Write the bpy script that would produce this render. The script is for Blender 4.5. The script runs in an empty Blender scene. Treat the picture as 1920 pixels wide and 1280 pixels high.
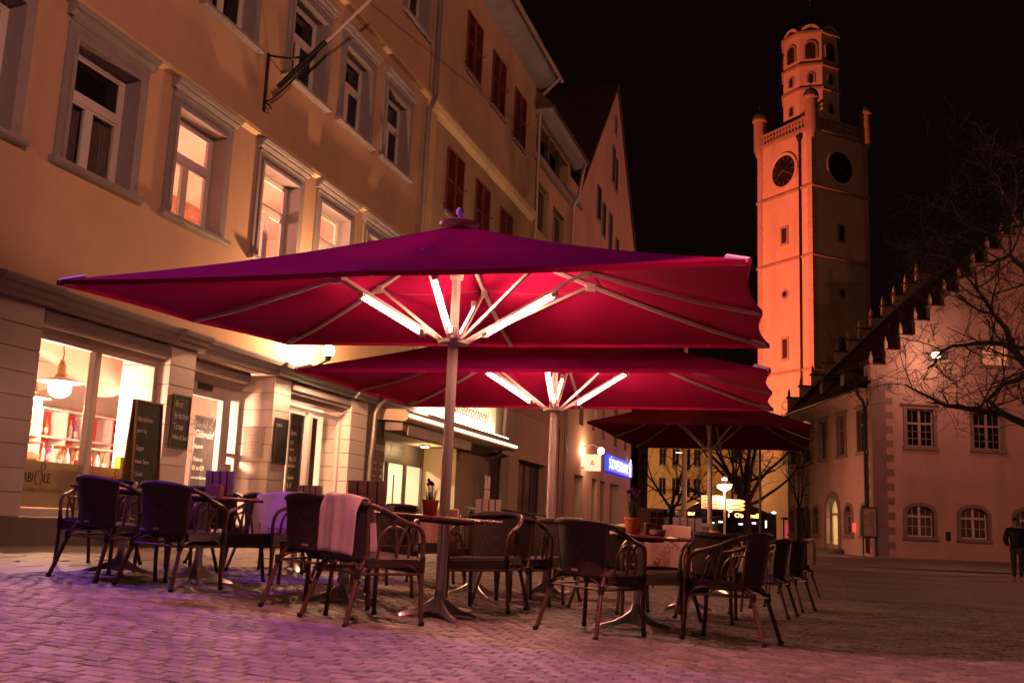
import bpy, bmesh, math, random
from mathutils import Vector, Matrix
random.seed(7)
R = math.radians
SC = bpy.context.scene
COL = SC.collection

# ------------------------------------------------------------------ camera
cam_d = bpy.data.cameras.new('camera')
cam_d.sensor_width = 36.0
cam_d.lens = 1904.0 / 1920.0 * 36.0
cam_d.clip_start = 0.05
cam_d.clip_end = 900.0
cam = bpy.data.objects.new('camera', cam_d)
COL.objects.link(cam)
CAMPOS = Vector((0, 0, 0.72))
_p, _r = R(10.2), R(2.4)
_f = Vector((0, math.cos(_p), math.sin(_p)))
_u0 = Vector((0, -math.sin(_p), math.cos(_p)))
_x0 = Vector((1, 0, 0))
CX = _x0 * math.cos(_r) + _u0 * math.sin(_r)
CU = _u0 * math.cos(_r) - _x0 * math.sin(_r)
cam.matrix_world = Matrix(((CX.x, CU.x, -_f.x, CAMPOS.x), (CX.y, CU.y, -_f.y, CAMPOS.y),
                           (CX.z, CU.z, -_f.z, CAMPOS.z), (0, 0, 0, 1)))
SC.camera = cam

# ------------------------------------------------------------------ night sky
W = bpy.data.worlds.new('World')
SC.world = W
W.use_nodes = True
nt = W.node_tree
bg = nt.nodes['Background']
sky = nt.nodes.new('ShaderNodeTexSky')
sky.sky_type = 'NISHITA'
sky.sun_disc = False
sky.sun_elevation = R(-6.0)
sky.sun_rotation = R(160)
tint = nt.nodes.new('ShaderNodeMix'); tint.data_type = 'RGBA'; tint.blend_type = 'MULTIPLY'
tint.inputs['Factor'].default_value = 1.0
nt.links.new(sky.outputs[0], tint.inputs[6])
tint.inputs[7].default_value = (0.02, 0.006, 0.004, 1)
glow = nt.nodes.new('ShaderNodeMix'); glow.data_type = 'RGBA'; glow.blend_type = 'ADD'
glow.inputs['Factor'].default_value = 1.0
nt.links.new(tint.outputs[2], glow.inputs[6])
glow.inputs[7].default_value = (0.036, 0.0125, 0.011, 1)      # town glow on the night sky
nt.links.new(glow.outputs[2], bg.inputs['Color'])
bg.inputs['Strength'].default_value = 0.10

# faint light of the night sky from behind the camera (the one sun lamp, turned right down)
sd = bpy.data.lights.new('moon', 'SUN'); sd.energy = 0.04; sd.angle = R(12); sd.color = (1.0, 0.6, 0.45)
so = bpy.data.objects.new('moon', sd); COL.objects.link(so)
so.rotation_euler = (R(52), 0, R(20))

# ------------------------------------------------------------------ exposure and render settings
SC.view_settings.view_transform = 'Standard'
SC.view_settings.look = 'None'
SC.view_settings.gamma = 1.0
SC.view_settings.exposure = 0.0
SC.view_settings.use_curve_mapping = False
SC.render.engine = 'CYCLES'
cy = SC.cycles
cy.use_denoising = True
try: cy.denoiser = 'OPENIMAGEDENOISE'
except Exception: pass
cy.max_bounces = 6; cy.diffuse_bounces = 3; cy.glossy_bounces = 3; cy.transmission_bounces = 4
cy.transparent_max_bounces = 8
cy.sample_clamp_indirect = 4.0
cy.sample_clamp_direct = 60.0
cy.caustics_reflective = False; cy.caustics_refractive = False

# ------------------------------------------------------------------ frames of the place
AZ = R(17.04)                                   # the row of houses runs off at this bearing
U = Vector((math.sin(AZ), math.cos(AZ), 0))
N = Vector((math.cos(AZ), -math.sin(AZ), 0))    # out of the facades, towards the square
P0 = Vector((-5.55, 11.466, 0))
FROT = math.atan2(U.y, U.x)
def F2W(s, off, z): return P0 + U * s + N * off + Vector((0, 0, z))
def gz(x):
    if x < 2.5: return -0.047 * x
    return max(-0.1175 - 0.0125 * (x - 2.5), -0.26)
def ray(px, py):
    return _f + CX * ((px - 960) / 1904.0) - CU * ((py - 640) / 1904.0)
def aty(px, py, y):
    d = ray(px, py); return CAMPOS + d * (y / d.y)

# ------------------------------------------------------------------ mesh builder
class MB:
    def __init__(s): s.v = []; s.f = []; s.m = []
    def add(s, vs, fs, M=None, mi=0):
        b = len(s.v)
        for v in vs:
            v = Vector(v)
            s.v.append(tuple(M @ v) if M is not None else tuple(v))
        for f in fs:
            s.f.append(tuple(b + i for i in f)); s.m.append(mi)
        return s
    def box(s, a, b, M=None, mi=0):
        (x0, y0, z0), (x1, y1, z1) = a, b
        x0, x1 = min(x0, x1), max(x0, x1); y0, y1 = min(y0, y1), max(y0, y1); z0, z1 = min(z0, z1), max(z0, z1)
        return s.add([(x0, y0, z0), (x1, y0, z0), (x1, y1, z0), (x0, y1, z0), (x0, y0, z1), (x1, y0, z1), (x1, y1, z1), (x0, y1, z1)],
                     [(0, 3, 2, 1), (4, 5, 6, 7), (0, 1, 5, 4), (1, 2, 6, 5), (2, 3, 7, 6), (3, 0, 4, 7)], M, mi)
    def bbox(s, a, b, e=0.01, M=None, mi=0):
        """box with its edges cut off by e"""
        (x0, y0, z0), (x1, y1, z1) = a, b
        x0, x1 = min(x0, x1), max(x0, x1); y0, y1 = min(y0, y1), max(y0, y1); z0, z1 = min(z0, z1), max(z0, z1)
        vs = []
        for X, sx in ((x0, 1), (x1, -1)):
            for Y, sy in ((y0, 1), (y1, -1)):
                for Z, sz in ((z0, 1), (z1, -1)):
                    vs += [(X, Y + sy * e, Z + sz * e), (X + sx * e, Y, Z + sz * e), (X + sx * e, Y + sy * e, Z)]
        bm = bmesh.new()
        bv = [bm.verts.new(v) for v in vs]
        bmesh.ops.convex_hull(bm, input=bv)
        bm.verts.index_update()
        s.add([v.co.copy() for v in bm.verts], [[v.index for v in f.verts] for f in bm.faces], M, mi)
        bm.free(); return s
    def prism(s, poly, y0, y1, M=None, mi=0):
        """poly in (x,z), counterclockwise seen from -y, from y0 (front) to y1"""
        n = len(poly)
        vs = [(x, y0, z) for x, z in poly] + [(x, y1, z) for x, z in poly]
        fs = [tuple(range(n)), tuple(range(2 * n - 1, n - 1, -1))]
        for i in range(n):
            j = (i + 1) % n; fs.append((i, i + n, j + n, j))
        return s.add(vs, fs, M, mi)
    def profile(s, prof, x0, x1, M=None, mi=0):
        """closed profile in (y,z) swept along x"""
        n = len(prof)
        vs = [(x0, y, z) for y, z in prof] + [(x1, y, z) for y, z in prof]
        fs = [tuple(range(n)), tuple(range(2 * n - 1, n - 1, -1))]
        for i in range(n):
            j = (i + 1) % n; fs.append((i, i + n, j + n, j))
        return s.add(vs, fs, M, mi)
    def tube(s, pts, r, n=8, M=None, mi=0, cap=True):
        pts = [Vector(p) for p in pts]; k = len(pts)
        rs = r if isinstance(r, (list, tuple)) else [r] * k
        vs = []; t0 = (pts[1] - pts[0]).normalized()
        a = t0.orthogonal().normalized(); prev = t0
        for i, p in enumerate(pts):
            if i == 0: t = t0
            elif i == k - 1: t = (pts[-1] - pts[-2]).normalized()
            else: t = ((pts[i + 1] - p).normalized() + (p - pts[i - 1]).normalized())
            if t.length < 1e-6: t = prev
            t = t.normalized()
            a = (a - t * a.dot(t))
            a = a.normalized() if a.length > 1e-6 else t.orthogonal().normalized()
            b = t.cross(a); prev = t
            for j in range(n):
                an = 2 * math.pi * j / n
                vs.append(p + (a * math.cos(an) + b * math.sin(an)) * rs[i])
        fs = []
        for i in range(k - 1):
            for j in range(n):
                q = (j + 1) % n
                fs.append((i * n + j, i * n + q, (i + 1) * n + q, (i + 1) * n + j))
        if cap:
            fs.append(tuple(range(n - 1, -1, -1))); fs.append(tuple((k - 1) * n + j for j in range(n)))
        return s.add(vs, fs, M, mi)
    def lathe(s, prof, n=16, M=None, mi=0, seg=None):
        vs = []; k = len(prof)
        for r, z in prof:
            for j in range(n):
                an = 2 * math.pi * j / n
                vs.append((r * math.cos(an), r * math.sin(an), z))
        fs = []
        for i in range(k - 1):
            for j in range(n):
                q = (j + 1) % n
                fs.append((i * n + j, i * n + q, (i + 1) * n + q, (i + 1) * n + j))
        if prof[0][0] > 1e-6: fs.append(tuple(range(n - 1, -1, -1)))
        if prof[-1][0] > 1e-6: fs.append(tuple((k - 1) * n + j for j in range(n)))
        return s.add(vs, fs, M, mi)
    def ball(s, c, r, n=12, k=8, sq=(1, 1, 1), M=None, mi=0):
        prof = [(r * math.sin(math.pi * i / k), -r * math.cos(math.pi * i / k)) for i in range(k + 1)]
        T = Matrix.Translation(c) @ Matrix.Diagonal((sq[0], sq[1], sq[2], 1))
        return s.lathe(prof, n, (M @ T) if M is not None else T, mi)
    def mesh(s, name, mat, smooth=False):
        me = bpy.data.meshes.new(name)
        me.from_pydata(s.v, [], s.f)
        mats = mat if isinstance(mat, (list, tuple)) else [mat]
        for m in mats: me.materials.append(m)
        if len(mats) > 1: me.polygons.foreach_set('material_index', s.m)
        if smooth:
            me.polygons.foreach_set('use_smooth', [True] * len(me.polygons))
            try: me.set_sharp_from_angle(angle=R(40))
            except Exception: pass
        me.update()
        return me
    def build(s, name, mat, parent=None, loc=(0, 0, 0), rot=(0, 0, 0), smooth=False, **pr):
        o = bpy.data.objects.new(name, s.mesh(name, mat, smooth))
        return link(o, parent, loc, rot, **pr)

def link(o, parent=None, loc=(0, 0, 0), rot=(0, 0, 0), **pr):
    COL.objects.link(o); o.parent = parent; o.location = loc; o.rotation_euler = rot
    for k, v in pr.items(): o[k] = v
    return o
def inst(name, me, parent=None, loc=(0, 0, 0), rot=(0, 0, 0), scale=None, **pr):
    o = link(bpy.data.objects.new(name, me), parent, loc, rot, **pr)
    if scale is not None: o.scale = scale
    return o
def thing(name, label, cat, loc=(0, 0, 0), rz=0.0, group=None, parent=None):
    o = bpy.data.objects.new(name, None); o.empty_display_size = 0.2
    link(o, parent, loc, (0, 0, rz)); o['label'] = label; o['category'] = cat
    if group: o['group'] = group
    return o
def tag(o, label, cat, group=None):
    o['label'] = label; o['category'] = cat
    if group: o['group'] = group
    return o
def copy_tree(o, parent=None):
    c = o.copy(); COL.objects.link(c); c.parent = parent
    for ch in o.children: copy_tree(ch, c)
    return c
def lamp_light(parent, kind, loc, energy, color, size=0.1, rot=(0, 0, 0), spot=None, blend=0.2, name='lamp_light'):
    d = bpy.data.lights.new(name, kind); d.energy = energy; d.color = color
    if kind in ('POINT', 'SPOT'): d.shadow_soft_size = size
    if kind == 'SPOT': d.spot_size = spot; d.spot_blend = blend
    if kind == 'AREA': d.size = size
    o = bpy.data.objects.new(name, d)
    return link(o, parent, loc, rot)
def lettering(txt, size, mat, parent, loc, rot=(R(90), 0, 0), ex=0.002, align='LEFT', sx=1.0, name='lettering', shear=0.0, off=0.0):
    c = bpy.data.curves.new(name, 'FONT'); c.body = txt; c.size = size; c.extrude = ex; c.align_x = align; c.shear = shear
    c.resolution_u = 3; c.offset = off
    c.materials.append(mat)
    tmp = bpy.data.objects.new(name, c); COL.objects.link(tmp)
    bpy.context.view_layer.update()
    me = bpy.data.meshes.new_from_object(tmp.evaluated_get(bpy.context.evaluated_depsgraph_get()))
    bpy.data.objects.remove(tmp)
    me.materials.clear(); me.materials.append(mat)
    o = bpy.data.objects.new(name, me); link(o, parent, loc, rot); o.scale = (sx, 1, 1)
    return o
def aim(o, target):
    d = Vector(target) - o.matrix_world.translation
    o.rotation_euler = d.to_track_quat('-Z', 'Y').to_euler()

# ------------------------------------------------------------------ materials
MATS = {}
def mat(name, col, rough=0.7, metal=0.0, var=0.18, scale=2.0, bump=0.15, bscale=40.0, bdist=0.004, spec=0.4,
        streak=0.0, rand=0.0, sheen=0.0, dirt=None, trans=0.0):
    if name in MATS: return MATS[name]
    m = bpy.data.materials.new(name); m.use_nodes = True; MATS[name] = m
    t = m.node_tree; b = t.nodes['Principled BSDF']; L = t.links.new
    b.inputs['Roughness'].default_value = rough; b.inputs['Metallic'].default_value = metal
    b.inputs['Specular IOR Level'].default_value = spec
    if sheen: b.inputs['Sheen Weight'].default_value = sheen
    tc = t.nodes.new('ShaderNodeTexCoord')
    out = None
    n1 = t.nodes.new('ShaderNodeTexNoise'); n1.inputs['Scale'].default_value = scale; n1.inputs['Detail'].default_value = 6
    n1.inputs['Roughness'].default_value = 0.65
    if streak:
        mp = t.nodes.new('ShaderNodeMapping'); mp.inputs['Scale'].default_value = (1, 1, 1.0 - streak)
        L(tc.outputs['Object'], mp.inputs[0]); L(mp.outputs[0], n1.inputs['Vector'])
    else: L(tc.outputs['Object'], n1.inputs['Vector'])
    mr = t.nodes.new('ShaderNodeMapRange')
    mr.inputs['From Min'].default_value = 0.3; mr.inputs['From Max'].default_value = 0.7
    mr.inputs['To Min'].default_value = 1 - var; mr.inputs['To Max'].default_value = 1 + var
    L(n1.outputs[0], mr.inputs[0])
    mx = t.nodes.new('ShaderNodeMix'); mx.data_type = 'RGBA'; mx.blend_type = 'MULTIPLY'; mx.inputs['Factor'].default_value = 1
    mx.inputs[6].default_value = (*col, 1); L(mr.outputs[0], mx.inputs[7])
    out = mx.outputs[2]
    if rand:
        oi = t.nodes.new('ShaderNodeObjectInfo'); ge = t.nodes.new('ShaderNodeNewGeometry')
        ad = t.nodes.new('ShaderNodeMath'); ad.operation = 'ADD'; L(oi.outputs['Random'], ad.inputs[0]); L(ge.outputs['Random Per Island'], ad.inputs[1])
        fr = t.nodes.new('ShaderNodeMath'); fr.operation = 'FRACT'; L(ad.outputs[0], fr.inputs[0])
        m2 = t.nodes.new('ShaderNodeMapRange'); m2.inputs['To Min'].default_value = 1 - rand; m2.inputs['To Max'].default_value = 1 + rand
        L(fr.outputs[0], m2.inputs[0])
        mx2 = t.nodes.new('ShaderNodeMix'); mx2.data_type = 'RGBA'; mx2.blend_type = 'MULTIPLY'; mx2.inputs['Factor'].default_value = 1
        L(out, mx2.inputs[6]); L(m2.outputs[0], mx2.inputs[7]); out = mx2.outputs[2]
    if dirt:
        n3 = t.nodes.new('ShaderNodeTexNoise'); n3.inputs['Scale'].default_value = dirt[1]; n3.inputs['Detail'].default_value = 8
        mp3 = t.nodes.new('ShaderNodeMapping'); mp3.inputs['Scale'].default_value = (1, 1, 0.16); mp3.inputs['Location'].default_value = (3.1, 7.7, 1.3)
        L(tc.outputs['Object'], mp3.inputs[0]); L(mp3.outputs[0], n3.inputs['Vector'])
        r3 = t.nodes.new('ShaderNodeMapRange'); r3.inputs['From Min'].default_value = 0.48; r3.inputs['From Max'].default_value = 0.72
        r3.inputs['To Max'].default_value = dirt[0]; L(n3.outputs[0], r3.inputs[0])
        mx3 = t.nodes.new('ShaderNodeMix'); mx3.data_type = 'RGBA'; mx3.blend_type = 'MIX'
        L(r3.outputs[0], mx3.inputs['Factor']); L(out, mx3.inputs[6]); mx3.inputs[7].default_value = (*[c * 0.45 for c in col], 1)
        out = mx3.outputs[2]
    L(out, b.inputs['Base Color'])
    # roughness breaks up a little too
    rr = t.nodes.new('ShaderNodeMapRange'); rr.inputs['To Min'].default_value = max(0.02, rough - 0.1); rr.inputs['To Max'].default_value = min(1, rough + 0.1)
    L(n1.outputs[0], rr.inputs[0]); L(rr.outputs[0], b.inputs['Roughness'])
    if bump:
        n2 = t.nodes.new('ShaderNodeTexNoise'); n2.inputs['Scale'].default_value = bscale; n2.inputs['Detail'].default_value = 4
        L(tc.outputs['Object'], n2.inputs['Vector'])
        bp = t.nodes.new('ShaderNodeBump'); bp.inputs['Strength'].default_value = bump; bp.inputs['Distance'].default_value = bdist
        L(n2.outputs[0], bp.inputs['Height']); L(bp.outputs[0], b.inputs['Normal'])
    if trans:
        # thin cloth: part of the light goes through
        tr = t.nodes.new('ShaderNodeBsdfTranslucent'); L(out, tr.inputs['Color'])
        ms = t.nodes.new('ShaderNodeMixShader'); ms.inputs[0].default_value = trans
        L(b.outputs[0], ms.inputs[1]); L(tr.outputs[0], ms.inputs[2])
        L(ms.outputs[0], t.nodes['Material Output'].inputs['Surface'])
    return m
def emit(name, col, strength):
    if name in MATS: return MATS[name]
    m = bpy.data.materials.new(name); m.use_nodes = True; MATS[name] = m
    b = m.node_tree.nodes['Principled BSDF']
    b.inputs['Base Color'].default_value = (*[min(0.8, c) for c in col], 1)
    b.inputs['Emission Color'].default_value = (*col, 1); b.inputs['Emission Strength'].default_value = strength
    return m
def glass(name, col=(0.9, 0.93, 0.92), rough=0.02, alpha=0.12):
    """thin pane: mostly clear, mirror-like at a slant, a little grime"""
    if name in MATS: return MATS[name]
    m = bpy.data.materials.new(name); m.use_nodes = True; MATS[name] = m
    t = m.node_tree; L = t.links.new
    t.nodes.remove(t.nodes['Principled BSDF'])
    gl = t.nodes.new('ShaderNodeBsdfGlossy'); gl.inputs['Roughness'].default_value = rough
    tp = t.nodes.new('ShaderNodeBsdfTransparent'); tp.inputs['Color'].default_value = (*col, 1)
    fr = t.nodes.new('ShaderNodeFresnel'); fr.inputs['IOR'].default_value = 1.5
    ad = t.nodes.new('ShaderNodeMath'); ad.operation = 'ADD'; ad.use_clamp = True; ad.inputs[1].default_value = alpha * 0.3
    ge = t.nodes.new('ShaderNodeNewGeometry'); iv = t.nodes.new('ShaderNodeMath'); iv.operation = 'SUBTRACT'; iv.inputs[0].default_value = 1.0; L(ge.outputs['Backfacing'], iv.inputs[1])
    mu = t.nodes.new('ShaderNodeMath'); mu.operation = 'MULTIPLY'; L(fr.outputs[0], mu.inputs[0]); L(iv.outputs[0], mu.inputs[1]); L(mu.outputs[0], ad.inputs[0])
    ms = t.nodes.new('ShaderNodeMixShader'); L(ad.outputs[0], ms.inputs[0]); L(tp.outputs[0], ms.inputs[1]); L(gl.outputs[0], ms.inputs[2])
    L(ms.outputs[0], t.nodes['Material Output'].inputs['Surface'])
    return m
def weave(name, c1, c2, sx=90.0, sz=110.0, rough=0.55, bump=0.5):
    """plaited cane: two crossing waves for colour and relief"""
    if name in MATS: return MATS[name]
    m = bpy.data.materials.new(name); m.use_nodes = True; MATS[name] = m
    t = m.node_tree; b = t.nodes['Principled BSDF']; L = t.links.new
    tc = t.nodes.new('ShaderNodeTexCoord')
    ws = []
    for ax, sc in (('X', sx), ('Z', sz), ('Y', sx)):
        w = t.nodes.new('ShaderNodeTexWave'); w.bands_direction = ax; w.inputs['Scale'].default_value = sc / 20.0
        w.inputs['Distortion'].default_value = 0.6; w.inputs['Detail'].default_value = 1
        L(tc.outputs['Object'], w.inputs['Vector']); ws.append(w)
    a = t.nodes.new('ShaderNodeMath'); a.operation = 'MULTIPLY'; L(ws[0].outputs['Fac'], a.inputs[0]); L(ws[1].outputs['Fac'], a.inputs[1])
    a2 = t.nodes.new('ShaderNodeMath'); a2.operation = 'MULTIPLY_ADD'; L(ws[2].outputs['Fac'], a2.inputs[0]); a2.inputs[1].default_value = 0.35; L(a.outputs[0], a2.inputs[2])
    mx = t.nodes.new('ShaderNodeMix'); mx.data_type = 'RGBA'; L(a2.outputs[0], mx.inputs['Factor'])
    mx.inputs[6].default_value = (*c1, 1); mx.inputs[7].default_value = (*c2, 1)
    L(mx.outputs[2], b.inputs['Base Color']); b.inputs['Roughness'].default_value = rough
    bp = t.nodes.new('ShaderNodeBump'); bp.inputs['Strength'].default_value = bump; bp.inputs['Distance'].default_value = 0.004
    L(a2.outputs[0], bp.inputs['Height']); L(bp.outputs[0], b.inputs['Normal'])
    return m

# base colours
plaster_ochre = mat('plaster_ochre', (0.54, 0.37, 0.225), 0.9, var=0.10, scale=0.7, bump=0.35, bscale=60, bdist=0.006, spec=0.2, dirt=(0.40, 0.55))
plaster_band = mat('plaster_band', (0.66, 0.50, 0.26), 0.85, var=0.10, scale=1.0, bump=0.15, spec=0.2, dirt=(0.3, 1.2))
stone_grey = mat('stone_grey', (0.27, 0.24, 0.23), 0.8, var=0.12, scale=2.5, bump=0.15, spec=0.3, dirt=(0.25, 2.0))
stone_dark = mat('stone_dark', (0.17, 0.14, 0.12), 0.85, var=0.2, scale=2.5, bump=0.2, dirt=(0.4, 2.5))
stone_block = mat('stone_block', (0.68, 0.60, 0.53), 0.75, var=0.10, scale=2.0, bump=0.2, bscale=70, rand=0.05, dirt=(0.15, 2.2))
frame_white = mat('frame_white', (0.62, 0.57, 0.52), 0.5, var=0.06, bump=0.0)
frame_dark = mat('frame_dark', (0.10, 0.085, 0.075), 0.45, var=0.1, bump=0.0)
metal_pipe = mat('metal_pipe', (0.34, 0.29, 0.25), 0.45, metal=0.6, var=0.15, bump=0.05)
metal_black = mat('metal_black', (0.02, 0.018, 0.017), 0.5, metal=0.3, var=0.2, bump=0.1)
pane_clear = glass('pane_clear')
pane_dark = mat('pane_dark', (0.012, 0.010, 0.010), 0.06, var=0.3, scale=1.2, bump=0.03, bscale=3.0, spec=0.6)
curtain = mat('curtain', (0.16, 0.11, 0.09), 0.9, var=0.3, scale=6, bump=0.2, bscale=12)
room_wall = mat('room_wall', (0.72, 0.50, 0.38), 0.9, var=0.05, bump=0.05)
room_white = mat('room_white', (0.78, 0.66, 0.56), 0.9, var=0.05, bump=0.05)
room_floor = mat('room_floor', (0.35, 0.22, 0.14), 0.5, var=0.2, bump=0.05)
wood_mid = mat('wood_mid', (0.26, 0.13, 0.07), 0.55, var=0.25, scale=9, bump=0.15)
wood_pale = mat('wood_pale', (0.50, 0.33, 0.22), 0.6, var=0.15, scale=9, bump=0.1)
crimson = mat('crimson', (0.55, 0.05, 0.06), 0.6, var=0.12, bump=0.05)
paper = mat('paper', (0.52, 0.46, 0.41), 0.85, var=0.05, bump=0.05)
slate = mat('slate', (0.035, 0.035, 0.03), 0.85, var=0.5, scale=5, bump=0.05)
chalk = mat('chalk', (0.75, 0.72, 0.66), 0.9, var=0.3, scale=20, bump=0.0)
print_dark = mat('print_dark', (0.06, 0.035, 0.03), 0.7, var=0.1, bump=0.0)
print_red = mat('print_red', (0.22, 0.03, 0.02), 0.7, var=0.1, bump=0.0)
roof_tile = mat('roof_tile', (0.10, 0.045, 0.032), 0.85, var=0.35, scale=3, bump=0.6, bscale=14, bdist=0.03)
aluminium = mat('aluminium', (0.56, 0.53, 0.50), 0.33, metal=0.85, var=0.1, scale=8, bump=0.05)
# ------------------------------------------------------------------ ground and pavement
def ground_material():
    m = bpy.data.materials.new('ground_paving'); m.use_nodes = True
    t = m.node_tree; b = t.nodes['Principled BSDF']; L = t.links.new
    tc = t.nodes.new('ShaderNodeTexCoord')
    mp = t.nodes.new('ShaderNodeMapping'); mp.inputs['Rotation'].default_value = (0, 0, -FROT); L(tc.outputs['Object'], mp.inputs[0])
    br = t.nodes.new('ShaderNodeTexBrick'); br.inputs['Scale'].default_value = 1.0
    br.inputs['Brick Width'].default_value = 0.132; br.inputs['Row Height'].default_value = 0.098
    br.inputs['Mortar Size'].default_value = 0.007; br.inputs['Mortar Smooth'].default_value = 0.6
    br.inputs['Color1'].default_value = (0.13, 0.115, 0.105, 1); br.inputs['Color2'].default_value = (0.21, 0.185, 0.17, 1)
    br.inputs['Mortar'].default_value = (0.075, 0.066, 0.058, 1)
    L(mp.outputs[0], br.inputs['Vector'])
    n = t.nodes.new('ShaderNodeTexNoise'); n.inputs['Scale'].default_value = 0.5; n.inputs['Detail'].default_value = 8; L(tc.outputs['Object'], n.inputs['Vector'])
    mr = t.nodes.new('ShaderNodeMapRange'); mr.inputs['From Min'].default_value = 0.3; mr.inputs['From Max'].default_value = 0.7
    mr.inputs['To Min'].default_value = 0.6; mr.inputs['To Max'].default_value = 1.25; L(n.outputs[0], mr.inputs[0])
    mx = t.nodes.new('ShaderNodeMix'); mx.data_type = 'RGBA'; mx.blend_type = 'MULTIPLY'; mx.inputs['Factor'].default_value = 1
    L(br.outputs['Color'], mx.inputs[6]); L(mr.outputs[0], mx.inputs[7]); L(mx.outputs[2], b.inputs['Base Color'])
    b.inputs['Roughness'].default_value = 0.62; b.inputs['Specular IOR Level'].default_value = 0.35
    n2 = t.nodes.new('ShaderNodeTexNoise'); n2.inputs['Scale'].default_value = 25; L(tc.outputs['Object'], n2.inputs['Vector'])
    sb = t.nodes.new('ShaderNodeMath'); sb.operation = 'SUBTRACT'; L(n2.outputs[0], sb.inputs[0]); L(br.outputs['Fac'], sb.inputs[1])
    bp = t.nodes.new('ShaderNodeBump'); bp.inputs['Strength'].default_value = 0.8; bp.inputs['Distance'].default_value = 0.012
    L(sb.outputs[0], bp.inputs['Height']); L(bp.outputs[0], b.inputs['Normal'])
    return m
gmat = ground_material()
g = MB()
xs = [-400, -60, -20, -8, 2.5, 6, 10, 13.9, 40, 400]; ys = [-60, 0, 20, 60, 150, 500]
def gsheet(x): return (gz(x) if x > -20 else gz(-20)) - 0.006
g.add([(x, y, gsheet(x)) for y in ys for x in xs],
      [(j * len(xs) + i, j * len(xs) + i + 1, (j + 1) * len(xs) + i + 1, (j + 1) * len(xs) + i) for j in range(len(ys) - 1) for i in range(len(xs) - 1)])
ground = g.build('ground', gmat, kind='structure')

sett_mat = mat('sett_stone', (0.19, 0.165, 0.15), 0.62, var=0.32, scale=5.0, bump=0.9, bscale=90, bdist=0.005, rand=0.34, spec=0.35, dirt=(0.6, .9))
def sett_shape(w, l, rnd):
    """one worn granite sett, top at z=0"""
    e = 0.008
    def ring(ix, iz, j):
        return [(sx * (w / 2 - ix) + rnd.uniform(-j, j), sy * (l / 2 - ix) + rnd.uniform(-j, j), iz + rnd.uniform(-j, j) * 0.4) for sx, sy in ((-1, -1), (1, -1), (1, 1), (-1, 1))]
    vs = ring(0, -0.06, 0.003) + ring(0.0, -0.009, 0.003) + ring(e, 0.0, 0.003)
    vs.append((rnd.uniform(-.01, .01), rnd.uniform(-.01, .01), 0.004 + rnd.uniform(-.002, .004)))
    fs = []
    for k in (0, 4):
        for i in range(4): fs.append((k + i, k + (i + 1) % 4, k + 4 + (i + 1) % 4, k + 4 + i))
    for i in range(4): fs.append((8 + i, 8 + (i + 1) % 4, 12))
    return vs, fs
rnd = random.Random(3)
shapes = [sett_shape(0.125 + rnd.uniform(-.006, .003), 0.091 + rnd.uniform(-.005, .003), rnd) for _ in range(24)]
pavement = bpy.data.objects.new('pavement', None); link(pavement, kind='structure')
setts = []
vv, uu = 0.132, 0.098
V = Vector((U.y, -U.x, 0))     # across the rows of houses, to the right
for iu in range(0, 150):
    u0_ = 2.0 + iu * uu
    for iv in range(-56, 58):
        v = iv * vv + (vv / 2 if iu % 2 else 0) + rnd.uniform(-.008, .008) + .02 * math.sin(iu * .9); u = u0_ + .022 * math.sin(v * 1.9 + iu * .21) + .012 * math.sin(v * 5.3 + iu * .5) + rnd.uniform(-.008, .008)
        p = U * u + V * v
        if p.y < 3.2 or p.y > 15.5 or abs(p.x) > 0.62 * p.y + 0.4: continue
        if (p - P0).dot(N) < 2.55: continue          # the flagged strip along the houses starts here
        setts.append((p.length, p.x, p.y))
# a gutter of gaps: no sett is exactly level
setts.sort()
smesh = []
for vs, fs in shapes[:12]:
    b_ = MB(); b_.add(vs, fs); smesh.append(b_.mesh('sett', sett_mat))
BASE = math.atan2(V.y, V.x)
inview = []
rest = MB(); nobj = 0
for d, x, y in setts:
    z = gz(x) + rnd.uniform(-0.002, 0.002)
    rot = (rnd.uniform(-.018, .018), rnd.uniform(-.018, .018) + math.atan(0.047 if x < 2.5 else 0.0125), BASE + rnd.uniform(-.09, .09))
    q = Vector((x, y, z)) - CAMPOS; dep = q.dot(_f)
    px = 960 + 1904 * q.dot(CX) / dep; py = 640 - 1904 * q.dot(CU) / dep
    if nobj < 300 and -10 < px < 1930 and py < 1290:
        inst('sett', rnd.choice(smesh), pavement, (x, y, z), rot); nobj += 1
    else:
        vs, fs = rnd.choice(shapes)
        rest.add(vs, fs, Matrix.Translation((x, y, z)) @ Matrix.Rotation(rot[2], 4, 'Z') @ Matrix.Rotation(rot[1], 4, 'Y') @ Matrix.Rotation(rot[0], 4, 'X'))
rest.build('setts', sett_mat, pavement, kind='stuff')

# flagstones along the house fronts
flag_mat = mat('flagstone', (0.25, 0.205, 0.17), 0.65, var=0.2, scale=3, bump=0.5, bscale=40, rand=0.14, dirt=(0.4, 1.5))
for row in range(6):
    o0 = 0.02 + row * 0.42
    s_ = -3.0 + (row % 2) * 0.3
    while s_ < 26:
        ln = rnd.uniform(0.5, 0.75)
        b_ = MB()
        c = F2W(s_ + ln / 2, o0 + 0.21, 0)
        h = gz(c.x)
        b_.bbox((-ln / 2 + .004, -0.205, -0.05), (ln / 2 - .004, 0.205, 0.0), 0.006)
        b_.build('flagstone', flag_mat, pavement, (c.x, c.y, h + rnd.uniform(-.002, .002)), (0.045, -0.013, FROT))
        s_ += ln

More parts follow.
